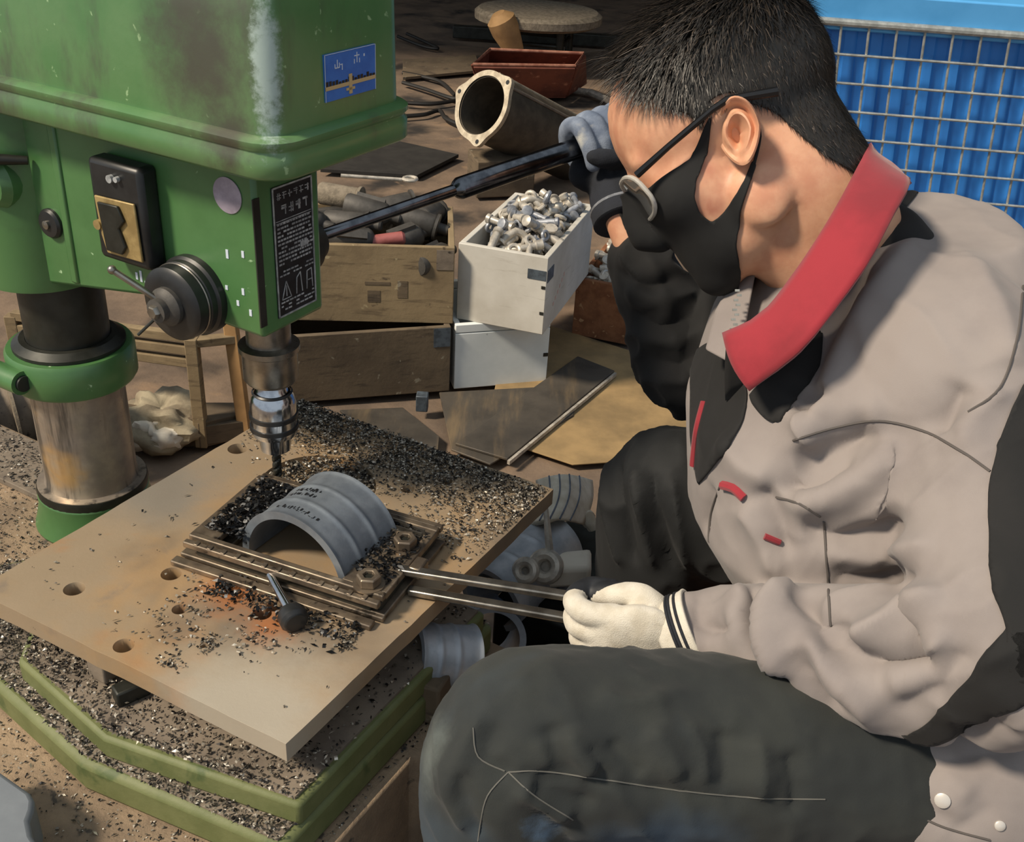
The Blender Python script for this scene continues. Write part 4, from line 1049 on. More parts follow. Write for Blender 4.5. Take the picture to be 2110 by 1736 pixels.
def seg_tube(mb, pts, rads, n=20, steps=10):
    """tapered limb through joints, rounded by catmull-rom"""
    P_ = [np.append(np.array(p, float), r) for p, r in zip(pts, rads)]; cr = []
    for i in range(len(P_) - 1):
        p0 = P_[max(i - 1, 0)]; p1 = P_[i]; p2 = P_[i + 1]; p3 = P_[min(i + 2, len(P_) - 1)]
        for s_ in np.linspace(0, 1, steps, endpoint=False):
            cr.append(.5 * ((2 * p1) + (-p0 + p2) * s_ + (2 * p0 - 5 * p1 + 4 * p2 - p3) * s_ ** 2 + (-p0 + 3 * p1 - 3 * p2 + p3) * s_ ** 3))
    cr.append(P_[-1])
    mb.tube([c[:3] for c in cr], [c[3] for c in cr], n)
    for c in (cr[0], cr[-1]): mb.ell(c[:3], (c[3] * .98, 0, 0), (0, c[3] * .98, 0), (0, 0, c[3] * .98), 14)

m_skin = mat('skin', '#d8a686', '#c68d70', 30, .35, .7, .5, bump=.06, bscale=500, spots=[('#b06f58', 16, .58, .78)], sub=.12)
m_hair = mat('black_hair', '#15130f', '#241f19', 40, .4, .6, .5)
m_hair_strand = mat('hair_strand', '#1c1814', island=[(0, '#12100d'), (.4, '#1f1a15'), (.75, '#3a322a'), (.93, '#5a5048')], rough=.45)
m_jacket = mat('grey_workwear_twill', '#8f8783', '#837b78', 9, .35, .7, .92, bump=.12, bscale=1400, fabric=.1, spots=[('#79716d', 5, .55, .8)])
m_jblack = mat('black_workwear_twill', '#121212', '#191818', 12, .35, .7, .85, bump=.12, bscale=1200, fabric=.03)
m_red = mat('red_collar_cloth', '#94232f', '#801c27', 14, .35, .7, .85, bump=.1, bscale=1200, fabric=.2)
m_denim = mat('dark_faded_denim', '#2d302d', '#242828', 12, .35, .65, .9, bump=.15, bscale=900, fabric=.06, spots=[('#4c5250', 7, .60, .8), ('#33424f', 4, .56, .75)], zones=[('#2f4152', atd(1330, 1700, .80), (.45, 1, 1), .012, .040, .02, 20), ('#5b625f', atd(905, 1560, .80), (1, 1, .6), .0, .030, .03, 25), ('#56708a', atd(1110, 1690, .78), (1, 1, 1), .0, .022, .03, 40)])
m_denim_shaded = mat('shaded_denim', '#141617', '#0e1011', 12, .35, .65, .8, bump=.12, bscale=900, fabric=.03)  # same denim as the near leg, its colour darkened to stand for shade
m_thread = mat('pale_seam_thread', '#5f5e59', rough=.9)
m_seam = mat('dark_seam', '#55504d', rough=.9)
m_mask = mat('black_face_mask', '#0c0d0e', '#121314', 30, .35, .65, .85)
m_gl_white = mat('white_knit_glove', '#d8d2c4', '#c4bcab', 45, .35, .65, .95, bump=.4, bscale=900, fabric=.2)
m_gl_dark = mat('dark_rubber_coating', '#23262b', '#181a1e', 30, .35, .65, .6)
m_gl_blue = mat('blue_grey_knit_glove', '#8792a3', '#5c687c', 26, .35, .65, .9, bump=.3, bscale=800, spots=[('#c9c7bb', 16, .58, .72)])
m_gl_navy = mat('navy_knit_glove', '#22262f', '#181b21', 26, .35, .65, .9, bump=.3, bscale=800)
m_boot = mat('dark_shoe_leather', '#26231f', '#1b1916', 20, .35, .65, .6)
m_lens = mat('clear_lens', '#e8ecec', rough=.05, trans=.9)
m_frame = mat('black_glasses_frame', '#121214', rough=.25)
m_clear = mat('clear_plastic_rim', '#cfccc4', rough=.15, trans=.35)

# ---- joints
K1 = np.array([.012, .585, .462]); HP1 = np.array([.44, .665, .385]); AN1 = np.array([.0, .545, .07])
K2 = np.array([.158, .955, .458]); HP2 = np.array([.47, .905, .385]); AN2 = np.array([.175, .93, .07])
SH1 = np.array([.372, .800, .690]); EL1 = np.array([.352, .622, .530]); WR1 = np.array([.168, .707, .474])
SH2 = np.array([.325, 1.085, .680]); EL2 = atd(1425, 755, 1.19); WR2 = atd(1287, 470, 1.165)
NK = np.array([.318, .955, .745])
EAR = atd(1517, 288, .905)
HF = nrm(-.85 * CR - .52 * CU + .30 * FWD); HU = -.53 * CR + .85 * CU; HU = nrm(HU - HF * (HU @ HF)); HL = np.cross(HU, HF)
HO = EAR - HL * .070
def Hd(f, l, h): return HO + HF * f + HL * l + HU * h
PXM = FOCAL / .915
def fh(x, y):                         # photo pixel on the near side of the head -> (forward, up) in metres from the ear
    d = ray(x, y); p = CAM + d * (((EAR - CAM) @ HL) / (d @ HL)) - EAR; return np.array([p @ HF, p @ HU])

wk = thing('person', (.46, .78, 0), 'seated person in grey jacket and black mask gripping the drill lever and jig', 'person')

# ---- body: one continuous surface
B = MB()
def he(c, sf, sl, sh, n=24): B.ell(Hd(*c), HF * sf, HL * sl, HU * sh, n)
he((-.012, 0, .048), .100, .0765, .084); he((.030, 0, .050), .068, .070, .072); he((.042, 0, -.005), .055, .062, .080)
he((.034, 0, -.064), .056, .054, .042); he((.070, 0, -.088), .022, .026, .020)
for s_ in (-1, 1):
    he((.058, .040 * s_, -.012), .034, .024, .026); he((.006, .056 * s_, -.050), .026, .012, .030); he((.079, .030 * s_, .034), .012, .022, .010)
B.tube([Hd(.092, 0, .030), Hd(.106, 0, .006), Hd(.114, 0, -.022), Hd(.098, 0, -.032)], [.009, .010, .013, .011], 12)
he((.080, 0, -.058), .014, .024, .014); he((.070, 0, .016), .026, .052, .034)
seg_tube(B, [Hd(-.032, 0, -.005), Hd(-.034, 0, -.055), (Hd(-.04, 0, -.09) + NK) / 2 + np.array([-.010, 0, -.004]), NK + np.array([-.022, 0, -.035])], [.060, .058, .057, .055])
seg_tube(B, [Hd(.025, 0, -.055), (Hd(.0, 0, -.09) + NK) / 2 + np.array([-.02, 0, -.01]), NK + np.array([-.03, 0, -.04])], [.045, .050, .055])
def torso(mb, e=0.0, top=True, loose=False):
    secs = [((.45, .785, .33), .125, .165), ((.425, .80, .42), .125, .162), ((.372, .845, .52), .125, .165), ((.350, .885, .61), .130, .172), ((.345, .925, .685), .115, .172), ((.338, .945, .735), .085, .120)]
    if loose: secs = [((.44, .800, .36), .150, .160), ((.405, .825, .43), .155, .152), ((.338, .860, .52), .160, .154), ((.328, .892, .61), .160, .170), ((.336, .925, .680), .146, .174), ((.350, .947, .728), .116, .140), ((.366, .957, .766), .082, .098)]
    if top: secs.append(((.322, .952, .775), .062, .072))
    rings = []
    for (c, hd_, hw) in secs:
        lat = nrm(np.array([-.06, 1.0, -.03])); fr_ = nrm(np.array([1.0, .06, .15]))
        rings.append([np.array(c) + fr_ * (hd_ + e) * np.sign(math.cos(q)) * abs(math.cos(q)) ** .8 + lat * (hw + e) * np.sign(math.sin(q)) * abs(math.sin(q)) ** .8 for q in np.linspace(0, 2 * math.pi, 40, endpoint=False)])
    mb.loft(rings)
torso(B, -.030, top=False)
for (s_, e_, w_, hnd) in ((SH1, EL1, WR1, np.array([.135, .716, .469])), (SH2, EL2, WR2, WR2 + (WR2 - EL2) * .10)):
    seg_tube(B, [s_ + np.array([-.01, 0, -.005]), (s_ + e_) / 2, e_, (e_ + w_) / 2, w_, hnd], [.052, .044, .034, .027, .019, .017])
for (h_, k_, a_) in ((HP1, K1, AN1), (HP2, K2, AN2)):
    seg_tube(B, [h_, (h_ + k_) / 2, k_, (k_ + a_) / 2 + np.array([.02, 0, 0]), a_, a_ + np.array([-.10, 0, -.035])], [.072, .060, .042, .040, .034, .03])
body_me = remesh(B, .0035, 16, 'body')
folds.tree = bvh(body_me)
hv = get_v(body_me)
# ear: built as a relief and joined to the body mesh
E_ = MB()
def ear(sgn):
    nr, na = 14, 40; base = Hd(.0, .0, .0); lx = np.array([-.33, .94]); ly = np.array([.94, .33])
    rows = []
    for i in range(nr + 3):
        row = []
        for k in range(na):
            q = 2 * math.pi * k / na; r = min(i / nr, 1.0)
            low = max(0, -math.cos(q)); front = max(0, math.sin(q))       # cos: up along the ear, sin: towards the face
            wl = .0295 * (1 if math.cos(q) > 0 else .95); ws = .0188 * (1 - .28 * low)
            pf = np.array([-.0045, .003]) + lx * wl * r * math.cos(q) + ly * ws * r * math.sin(q)
            hel = math.exp(-((r - .90) / .085) ** 2) * (1 - .75 * low ** 2) * (1 - .80 * front ** 3)
            ant = math.exp(-((r - .52) / .13) ** 2) * (1 - front) * (1 - .4 * low)
            xx, yy = r * math.sin(q), r * math.cos(q)
            con = math.exp(-(((xx - .14) / .30) ** 2 + ((yy + .10) / .40) ** 2)) + .25 * math.exp(-(((r - .73) / .09) ** 2)) * max(0, math.cos(q + .6))
            flare = (.5 - .5 * math.sin(q)) * .011 * r                     # the rear edge stands off the skull
            tragus = math.exp(-((r - .62) / .16) ** 2) * math.exp(-((math.sin(q) - 1) / .25) ** 2) * .006
            l = .0715 + .0065 + flare + .0085 * hel + .0062 * ant - .021 * con + tragus + .002 * low - .004 * front * r - .0125 * max(0, math.sin(q) + .15) ** 1.3 * max(0, min(1, (r - .45) / .4))
            if i > nr: l -= .005 * (i - nr); pf = pf * (1 - .05 * (i - nr))
            row.append(Hd(pf[0], sgn * l, pf[1]))
        rows.append(row)
    E_.loft(rows, cap=False)
ear(1); ear(-1)
ear_me = E_.mesh('ear')
# closed eyes / brows are hidden behind the glasses: a simple lid bulge each side
bm = bmesh.new(); bm.from_mesh(body_me); bm.from_mesh(ear_me); bm.to_mesh(body_me); bm.free(); bpy.data.meshes.remove(ear_me)
m_skin_pink = mat('pink_ear_skin', '#c88a76', '#a85f54', 60, .3, .7, .5, sub=.15)
body = smooth_obj('body', body_me, [m_skin], wk)
tree_body = folds.tree
# ---- patches cut from the head surface
head_bm = bmesh.new(); head_bm.from_mesh(body_me)
cent = Vector(HO)
bmesh.ops.delete(head_bm, geom=[f for f in head_bm.faces if (f.calc_center_median() - cent).length > .20], context='FACES')
bmesh.ops.delete(head_bm, geom=[f for f in head_bm.faces if len(f.link_loops if hasattr(f, 'link_loops') else f.loops) < 3], context='FACES')
bmesh.ops.subdivide_edges(head_bm, edges=head_bm.edges[:], cuts=1, use_grid_fill=True)
bmesh.ops.triangulate(head_bm, faces=head_bm.faces[:])
def patch(pred, offset, thick, name, m, rounds=6, inner=0, src=None, par=None):
    b2 = (src or head_bm).copy()
    kill = []
    for f in b2.faces:
        p = np.array(f.calc_center_median()) - HO
        if not pred(p @ HF, p @ HL, p @ HU, p): kill.append(f)
    bmesh.ops.delete(b2, geom=kill, context='FACES')
    for _ in range(4):
        tips = [f for f in b2.faces if sum(e.is_boundary for e in f.edges) >= 2]
        if not tips: break
        bmesh.ops.delete(b2, geom=tips, context='FACES')
    for _ in range(rounds):
        bv_ = [v for v in b2.verts if v.is_boundary]
        new = {}
        for v in bv_:
            nb = [e.other_vert(v) for e in v.link_edges if e.is_boundary]
            if len(nb) == 2: new[v] = v.co * .5 + (nb[0].co + nb[1].co) * .25
        for v, c in new.items(): v.co = c
    if inner:
        tm_ = bpy.data.meshes.new('t'); b2.to_mesh(tm_); lap(tm_, inner); b2.free(); b2 = bmesh.new(); b2.from_mesh(tm_); bpy.data.meshes.remove(tm_)
    b2.normal_update()
    for v in b2.verts: v.co += v.normal * (offset if callable(offset) is False else offset(np.array(v.co) - HO))
    me = bpy.data.meshes.new(name); b2.to_mesh(me); b2.free()
    o = smooth_obj(name, me, m, par or wk)
    so = o.modifiers.new('thick', 'SOLIDIFY'); so.thickness = thick; so.offset = 0
    return o
near_ear = lambda f, l, h: abs(l) > .074 and (f ** 2 + (h - .003) ** 2) < .036 ** 2
hairline = [fh(x, y) for x, y in ((1205, 60), (1262, 66), (1292, 130), (1325, 188), (1378, 222), (1420, 236), (1446, 264), (1458, 240), (1478, 222), (1520, 212), (1560, 216), (1600, 232), (1640, 268), (1700, 318), (1760, 352), (1800, 360))]
hair_poly = [tuple(p) for p in hairline] + [(-.30, -.08), (-.30, .40), (.25, .40)]
hp = patch(lambda f, l, h, p: inside(hair_poly, (f, h)) and not near_ear(f, l, h), lambda p: .0015 + .010 * max(0, min(1, ((p @ HU) - .055) / .05)), .002, 'hair', m_hair)
# ---- hair strands
hm = hp.data; hvs = get_v(hm); rh = np.random.default_rng(4)
tris = [tuple(p.vertices) for p in hm.polygons]; areas = []
for t3 in tris: areas.append(np.linalg.norm(np.cross(hvs[t3[1]] - hvs[t3[0]], hvs[t3[2]] - hvs[t3[0]])))
areas = np.array(areas); areas /= areas.sum()
VN = get_n(hm); V = []; F_ = []
crown = Hd(-.075, 0, .105)
for ti in rh.choice(len(tris), 17000, p=areas):
    a, b_, c = (hvs[i] for i in tris[ti]); r1, r2_ = rh.random(), rh.random()
    if r1 + r2_ > 1: r1, r2_ = 1 - r1, 1 - r2_
    p = a + (b_ - a) * r1 + (c - a) * r2_; n = nrm(VN[tris[ti][0]]); q = p - HO; hh = q @ HU; ff = q @ HF
    g_ = p - crown; g_ = nrm(g_ - n * (g_ @ n)); top = max(0, min(1, (hh - .045) / .06))
    down = -HU - n * (-HU @ n)
    flow = nrm(g_ * (.7 + .6 * top) + down * (1 - top) * .8 + rh.normal(0, .28, 3))
    L_ = (.009 + .030 * top * (.6 + .4 * max(0, min(1, (ff + .05) / .1)))) * rh.uniform(.6, 1.25)
    lift = .30 + .45 * top * rh.random() + .5 * max(0, min(1, (ff - .03) / .04))
    w = .00042 + .0003 * top; s_ = nrm(np.cross(n, flow)); k = len(V); cur = p.copy(); d = nrm(flow + n * lift)
    for j in range(4):
        ww = w * (1 - j / 3.3); V += [tuple(cur - s_ * ww), tuple(cur + s_ * ww)]
        cur = cur + d * L_ / 3; d = nrm(d + flow * .35 - n * .16 * lift - HU * .02 + rh.normal(0, .06, 3))
    for j in range(3): F_.append((k + 2 * j, k + 2 * j + 1, k + 2 * j + 3, k + 2 * j + 2))
hs = bpy.data.meshes.new('hair_strands'); hs.from_pydata(V, [], F_); hs.update()
o = add_obj('hair_strands', hs, m_hair_strand, hp); o['kind'] = 'stuff'
# ---- mask
mask_poly = [tuple(fh(x, y)) for x, y in ((1150, 385), (1338, 382), (1420, 327), (1462, 238), (1470, 236), (1455, 315), (1435, 372), (1430, 405), (1440, 436), (1466, 456), (1498, 432), (1535, 372), (1552, 330), (1560, 340), (1532, 425), (1517, 495), (1523, 556), (1500, 640), (1150, 660))]
patch(lambda f, l, h, p: inside(mask_poly, (f, h)) and not (abs(l) < .03 and f < .02), lambda p: .0030 + .006 * math.exp(-((p @ HL) / .035) ** 2) * max(0, min(1, (p @ HF - .06) / .04)), .0016, 'face_mask', m_mask, 8, 160)
fmask = bpy.data.objects['face_mask']
def head_line(pts, step=10, off=.002): return on_surface(tree_body, pts, step, off)
for pts, w in (([(1546, 372), (1560, 320), (1566, 280), (1558, 245)], .0026),):
    L_ = head_line(pts)
    if len(L_) > 2: MB().tube(L_, w * .55, 8).build('ear_loop', m_mask, fmask)
# ---- glasses
gs = bpy.data.objects.new('glasses', None); COL.objects.link(gs); gs.parent = wk; gs.location = (0, 0, 0)
def gpart(mb, name, m, **k):
    o = mb.build(name, m, None, **k); o.parent = gs; o.location = -wk.location; return o
for s_ in (1, -1):
    hinge = (.086, .068 * s_, .022); 
    gpart(MB().tube([Hd(*hinge), Hd(.05, .078 * s_, .026), Hd(.004, .081 * s_, .031), Hd(-.010, .081 * s_, .031), Hd(-.048, .076 * s_, .014)], [.0026, .0022, .0022, .0026, .0032], 8, sx=1.3), 'temple', m_frame)
    cx = .034 * s_; loop = []
    for k in range(28):
        q = 2 * math.pi * k / 28; ll = .030 * np.sign(math.cos(q)) * abs(math.cos(q)) ** .7; h2 = .021 * np.sign(math.sin(q)) * abs(math.sin(q)) ** .7
        loop.append(Hd(.105 - 4.6 * (cx + ll) ** 2 + h2 * .15, cx + ll * 1.05, .008 + h2))
    gpart(MB().tube(loop, .0022, 8, closed=True), 'lens_rim', m_clear)
    c = sum(loop) / len(loop); gpart(MB().add([c] + loop, [(0, k + 1, (k + 1) % 28 + 1) for k in range(28)]), 'lens', m_lens)
gpart(MB().tube([Hd(.104, -.008, .014), Hd(.107, 0, .017), Hd(.104, .008, .014)], .0018, 8), 'bridge', m_frame)

# ---- dark undershirt
U = MB(); torso(U, -.030); 
um = remesh(U, .006, 3, 'undershirt'); smooth_obj('undershirt', um, m_jblack, wk)

# ---- jacket: trunk and near sleeve
Jm = MB(); torso(Jm, .0, top=False, loose=True)
seg_tube(Jm, [np.array([.335, .90, .655]), np.array([.372, .82, .668]), np.array([.392, .750, .632]), EL1 + np.array([.022, -.006, .045]), EL1 + np.array([-.006, -.004, .010]), (EL1 + WR1) / 2 + np.array([0, -.004, .004]), WR1 + np.array([.030, -.002, .001]), WR1 + np.array([.004, .001, -.001])],
         [.108, .098, .086, .074, .064, .053, .044, .038], 26, 8)
Jm.ell((.425, .93, .66), (.085, 0, 0), (0, .14, 0), (-.02, 0, .105), 22)
jme = remesh(Jm, .0033, 7, 'jacket'); folds.tree = bvh(jme)
jf = [  # (height, width, line in photo pixels): raised folds and creases of the cloth
    (-.012, .014, [(1640, 965), (1720, 930), (1810, 895)]), (-.008, .012, [(1600, 1010), (1680, 985), (1760, 935)]),
    (.009, .012, [(1610, 1045), (1700, 1030), (1790, 985), (1840, 930)]), (.006, .010, [(1840, 905), (1830, 1000), (1800, 1090)]),
    (-.007, .011, [(1650, 1095), (1740, 1110), (1860, 1080)]), (.006, .011, [(1690, 1140), (1800, 1150), (1930, 1120)]),
    (-.006, .010, [(1700, 1190), (1800, 1195), (1900, 1185)]),
    (.012, .013, [(1735, 1325), (1830, 1290), (1950, 1225)]), (-.010, .010, [(1700, 1290), (1740, 1345), (1830, 1375), (1940, 1345)]),
    (-.015, .010, [(1545, 1225), (1556, 1340), (1612, 1440)]), (.010, .010, [(1525, 1210), (1532, 1300), (1575, 1400)]),
    (.012, .011, [(1640, 1210), (1590, 1260), (1590, 1330), (1620, 1400)]), (-.010, .010, [(1652, 1215), (1690, 1285), (1735, 1335)]),
    (.008, .011, [(1650, 1300), (1700, 1380), (1780, 1450), (1800, 1500)]), (-.008, .010, [(1630, 1340), (1680, 1420), (1740, 1480)]),
    (-.006, .009, [(1440, 1220), (1440, 1280), (1480, 1300), (1510, 1280)]), (.005, .008, [(1460, 1290), (1500, 1305), (1520, 1240)]),
    (.008, .014, [(1820, 1420), (1900, 1380), (1960, 1300)]), (-.007, .012, [(1840, 1460), (1930, 1420), (2000, 1330)]),
    (-.007, .012, [(1780, 560), (1700, 700), (1640, 830)]), (.006, .014, [(1900, 480), (1780, 640), (1690, 800), (1660, 900)]),
    (-.006, .013, [(1990, 790), (1960, 850), (1930, 900)]), (.006, .012, [(2060, 800), (2000, 880), (1990, 940)]),
    (-.012, .014, [(1640, 860), (1660, 820), (1680, 790)]), (.008, .012, [(1660, 930), (1648, 870), (1665, 815)]),
    (-.006, .012, [(1560, 1000), (1600, 1080), (1620, 1150)]), (.006, .012, [(1530, 1040), (1580, 1140), (1600, 1200)]),
    (-.006, .010, [(1470, 1000), (1450, 1080), (1470, 1170)]), (.005, .012, [(1490, 900), (1530, 960), (1590, 990)]),
    (-.009, .014, [(1900, 1560), (1990, 1530), (2090, 1500)]), (.008, .014, [(1960, 1510), (1950, 1580), (2000, 1640)]), (-.006, .012, [(1830, 1580), (1880, 1650), (1960, 1700)]),
    (-.006, .010, [(2050, 1650), (2000, 1690), (1950, 1720)]), (.005, .016, [(1980, 520), (2060, 640), (2090, 760)]),
]
folds(jme, [(a_ * 2.0, w_ * .95, p_) for a_, w_, p_ in jf]); lap(jme, 4, .5, False)
wrinkle(jme, .0055, 17, 5, CR * .9 + CU * .45, EL1 + np.array([-.03, 0, .05]), .17, 3)
wrinkle(jme, .0040, 16, 4, CR * .35 + CU * .9, (.22, .80, .62), .14, 8)
wrinkle(jme, .0035, 13, 4, -CR * .6 + CU * .6, (.38, .84, .72), .16, 12)
wrinkle(jme, .0045, 26, 7, CU * .9 - CR * .3, WR1 + np.array([.06, 0, 0]), .07, 5)
fabric_noise(jme, .0012, 18, 2); fabric_noise(jme, .0006, 60, 5, (1, 1, .4))
jk = smooth_obj('jacket', jme, [m_jacket, m_jblack], wk, 'grey twill work jacket')
tree_j = bvh(jme)
blackp = [[(1425, 730), (1490, 690), (1545, 805), (1535, 870), (1490, 940), (1440, 1000), (1425, 900)], [(1540, 815), (1640, 735), (1700, 660), (1690, 760), (1600, 880), (1560, 850)], [(2110, 780), (2060, 900), (2035, 1010), (2040, 1200), (2075, 1300), (2075, 1400), (2140, 1420), (2140, 780)], [(1850, 370), (1905, 385), (1850, 450), (1750, 590), (1700, 640), (1750, 560)], [(2072, 1290), (1995, 1400), (1900, 1500), (1800, 1538), (1840, 1580), (2000, 1500), (2140, 1440), (2140, 1290)]]  # black cloth panels; some also paint the shade under collar and elbow
def to_px(p):
    v = p - CAM; z = v @ FWD; return IMG_W / 2 + FOCAL * (v @ CR) / z, IMG_H / 2 - FOCAL * (v @ CU) / z
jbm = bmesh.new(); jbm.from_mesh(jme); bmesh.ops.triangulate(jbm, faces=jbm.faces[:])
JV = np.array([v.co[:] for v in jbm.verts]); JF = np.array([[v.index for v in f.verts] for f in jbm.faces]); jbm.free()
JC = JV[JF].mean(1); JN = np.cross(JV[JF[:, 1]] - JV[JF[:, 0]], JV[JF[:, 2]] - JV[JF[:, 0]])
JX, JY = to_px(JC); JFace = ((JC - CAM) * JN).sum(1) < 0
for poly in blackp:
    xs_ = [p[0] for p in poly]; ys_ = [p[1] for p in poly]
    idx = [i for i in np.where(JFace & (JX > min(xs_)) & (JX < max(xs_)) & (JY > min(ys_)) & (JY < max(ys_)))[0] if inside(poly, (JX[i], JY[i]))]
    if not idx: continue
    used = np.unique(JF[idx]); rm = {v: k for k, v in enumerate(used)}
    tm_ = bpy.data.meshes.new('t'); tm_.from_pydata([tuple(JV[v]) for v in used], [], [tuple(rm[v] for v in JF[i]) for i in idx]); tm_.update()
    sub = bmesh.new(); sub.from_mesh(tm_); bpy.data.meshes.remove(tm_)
    patch(lambda f, l, h, p: True, .0016, .0012, 'panel_and_shade', m_jblack, 14, 0, sub, jk); sub.free()
def seam(tree, pts, r, name, m, par, off=.0003, dash=False):
    L_ = on_surface(tree, pts, 12, off)
    if len(L_) > 2: return MB().tube(L_, r, 6).build(name, m, par)
for pts in ([(1635, 908), (1720, 882), (1810, 868), (1900, 888), (1980, 930), (2040, 972)], [(2108, 590), (2095, 700), (2060, 800), (1995, 850)], [(1698, 1075), (1703, 1150), (1712, 1290)], [(1600, 1025), (1650, 1040), (1690, 1065)], [(1485, 1000), (1465, 1060), (1462, 1130), (1480, 1170)]):
    seam(tree_j, pts, .0011, 'stitching', m_seam, jk)
# red pocket edge
pr = on_surface(tree_j, [(1492, 1000), (1515, 1006), (1535, 1026)], 8, .0015)
if len(pr) > 2: MB().tube(pr, .0042, 8).build('pocket_edge', m_red, jk)
pr = on_surface(tree_j, [(1575, 1105), (1605, 1118)], 8, .001)
if len(pr) > 1: MB().tube(pr, .0030, 8).build('pocket_edge', m_red, jk)
pr = on_surface(tree_j, [(1455, 830), (1440, 890), (1432, 960)], 8, .001)
if len(pr) > 1: MB().tube(pr, .0045, 8).build('red_piping', m_red, jk)
m_snap = mat('pearl_snap', '#c9c4bd', rough=.35, metal=.3)
Sk = MB(); Sk.ell((.392, .618, .418), (.122, .0, 0), (0, .070, 0), (.0, .014, .070), 28); Sk.ell((.48, .70, .42), (.10, 0, 0), (0, .10, 0), (0, 0, .085), 24)
skm = remesh(Sk, .0034, 5, 'skirt'); folds.tree = bvh(skm)
folds(skm, [(a_ * .6, w_, p_) for a_, w_, p_ in [(-.010, .012, [(1900, 1590), (1980, 1560), (2100, 1540)]), (.010, .014, [(1960, 1530), (1950, 1590), (2000, 1650)]), (-.008, .012, [(1840, 1590), (1890, 1650), (1960, 1700)]), (-.006, .010, [(2050, 1660), (2000, 1690), (1950, 1720)]), (.006, .010, [(1830, 1560), (1900, 1620), (2000, 1690)])]]); lap(skm, 3, .5, False)
fabric_noise(skm, .002, 20, 8); sko = smooth_obj('jacket_skirt', skm, m_jacket, wk, 'grey jacket hem over the thigh'); tree_s = bvh(skm)
for (x, y, r) in ((1942, 1650, .0058), (2060, 1702, .004)):
    h, n, i, d = tree_s.ray_cast(Vector(CAM), Vector(ray(x, y)).normalized())
    if h is not None: MB().lathe(np.array(h), np.array(n), [(r, -.001), (r, .0012), (r * .7, .002), (0, .0021)], 20).build('snap_button', m_snap, sko)
seam(tree_s, [(1800, 1590), (1850, 1650), (1930, 1700), (2040, 1732)], .0009, 'stitching', m_seam, sko)
# ---- far sleeve, black
Fm = MB(); seg_tube(Fm, [SH2 + np.array([.0, -.05, -.02]), (SH2 + EL2) / 2 + np.array([0, -.01, -.01]), EL2 + np.array([.0, 0, -.006]), (EL2 + WR2) / 2, WR2 + (EL2 - WR2) * .24], [.085, .070, .054, .043, .036], 22, 8)
fme = remesh(Fm, .0036, 5, 'far'); folds.tree = bvh(fme)
folds(fme, [(-.006, .009, [(1270, 560), (1340, 590), (1420, 560)]), (.006, .009, [(1285, 590), (1350, 620), (1440, 600)]), (-.006, .009, [(1300, 640), (1360, 670), (1440, 650)]), (.006, .009, [(1320, 690), (1380, 710), (1450, 680)]),
            (-.006, .009, [(1340, 740), (1400, 750), (1450, 720)]), (.005, .008, [(1350, 780), (1410, 790), (1450, 750)]), (.005, .008, [(1330, 520), (1370, 600), (1380, 680)])])
wrinkle(fme, .0065, 22, 6, CR * .8 + CU * .5, None, 1, 4); fabric_noise(fme, .001, 22, 7); smooth_obj('dark_sleeve', fme, m_jblack, wk, 'black sleeve of the raised arm')

# ---- collar
def ribbon(upper, lower, name, m, par, thick=.003, rows=6, bulge=.008, wave=0.0):
    Uc = densify(upper, .008); Lc = densify(lower, .008); n = 60
    Uc = [Uc[int(round(k * (len(Uc) - 1) / (n - 1)))] for k in range(n)]; Lc = [Lc[int(round(k * (len(Lc) - 1) / (n - 1)))] for k in range(n)]
    g_ = []
    for r in range(rows + 1):
        s_ = r / rows; row = []
        for k in range(n):
            p = Uc[k] * (1 - s_) + Lc[k] * s_; out = nrm(p - (NK + np.array([0, 0, p[2] - NK[2]]))) ; row.append(p + out * bulge * math.sin(math.pi * s_) + out * wave * math.sin(k * .9 + s_ * 3) * s_)
        g_.append(row)
    o = MB().loft(g_, cap=False, closed=False).build(name, m, par, angle=80)
    so = o.modifiers.new('thick', 'SOLIDIFY'); so.thickness = thick; so.offset = 0
    return o
up_c = [atd(*p) for p in ((1490, 688, .905), (1570, 648, .885), (1640, 562, .868), (1700, 470, .865), (1745, 390, .88), (1786, 306, .93), (1785, 300, 1.00), (1735, 330, 1.06), (1650, 420, 1.085), (1570, 500, 1.06), (1535, 590, 1.01))]
lo_c = [atd(*p) for p in ((1545, 806, .880), (1650, 722, .842), (1760, 585, .832), (1845, 440, .845), (1874, 376, .885), (1868, 380, .95), (1845, 390, 1.01), (1790, 385, 1.08), (1680, 480, 1.12), (1560, 600, 1.10), (1480, 680, 1.03))]
cl_ = ribbon(up_c, lo_c, 'collar', m_red, wk, .004, 8, .005, .0030)
cl_['label'] = 'red turned-down collar'
lin_c = [p + nrm(NK - p) * .006 - AZ * .004 for p in up_c]; lin_d = [p - AZ * .07 + nrm(NK - p) * np.array([.02, .02, 0]) for p in up_c]
ribbon(lin_c, lin_d, 'collar_lining', m_jblack, wk, .003, 5, .002)
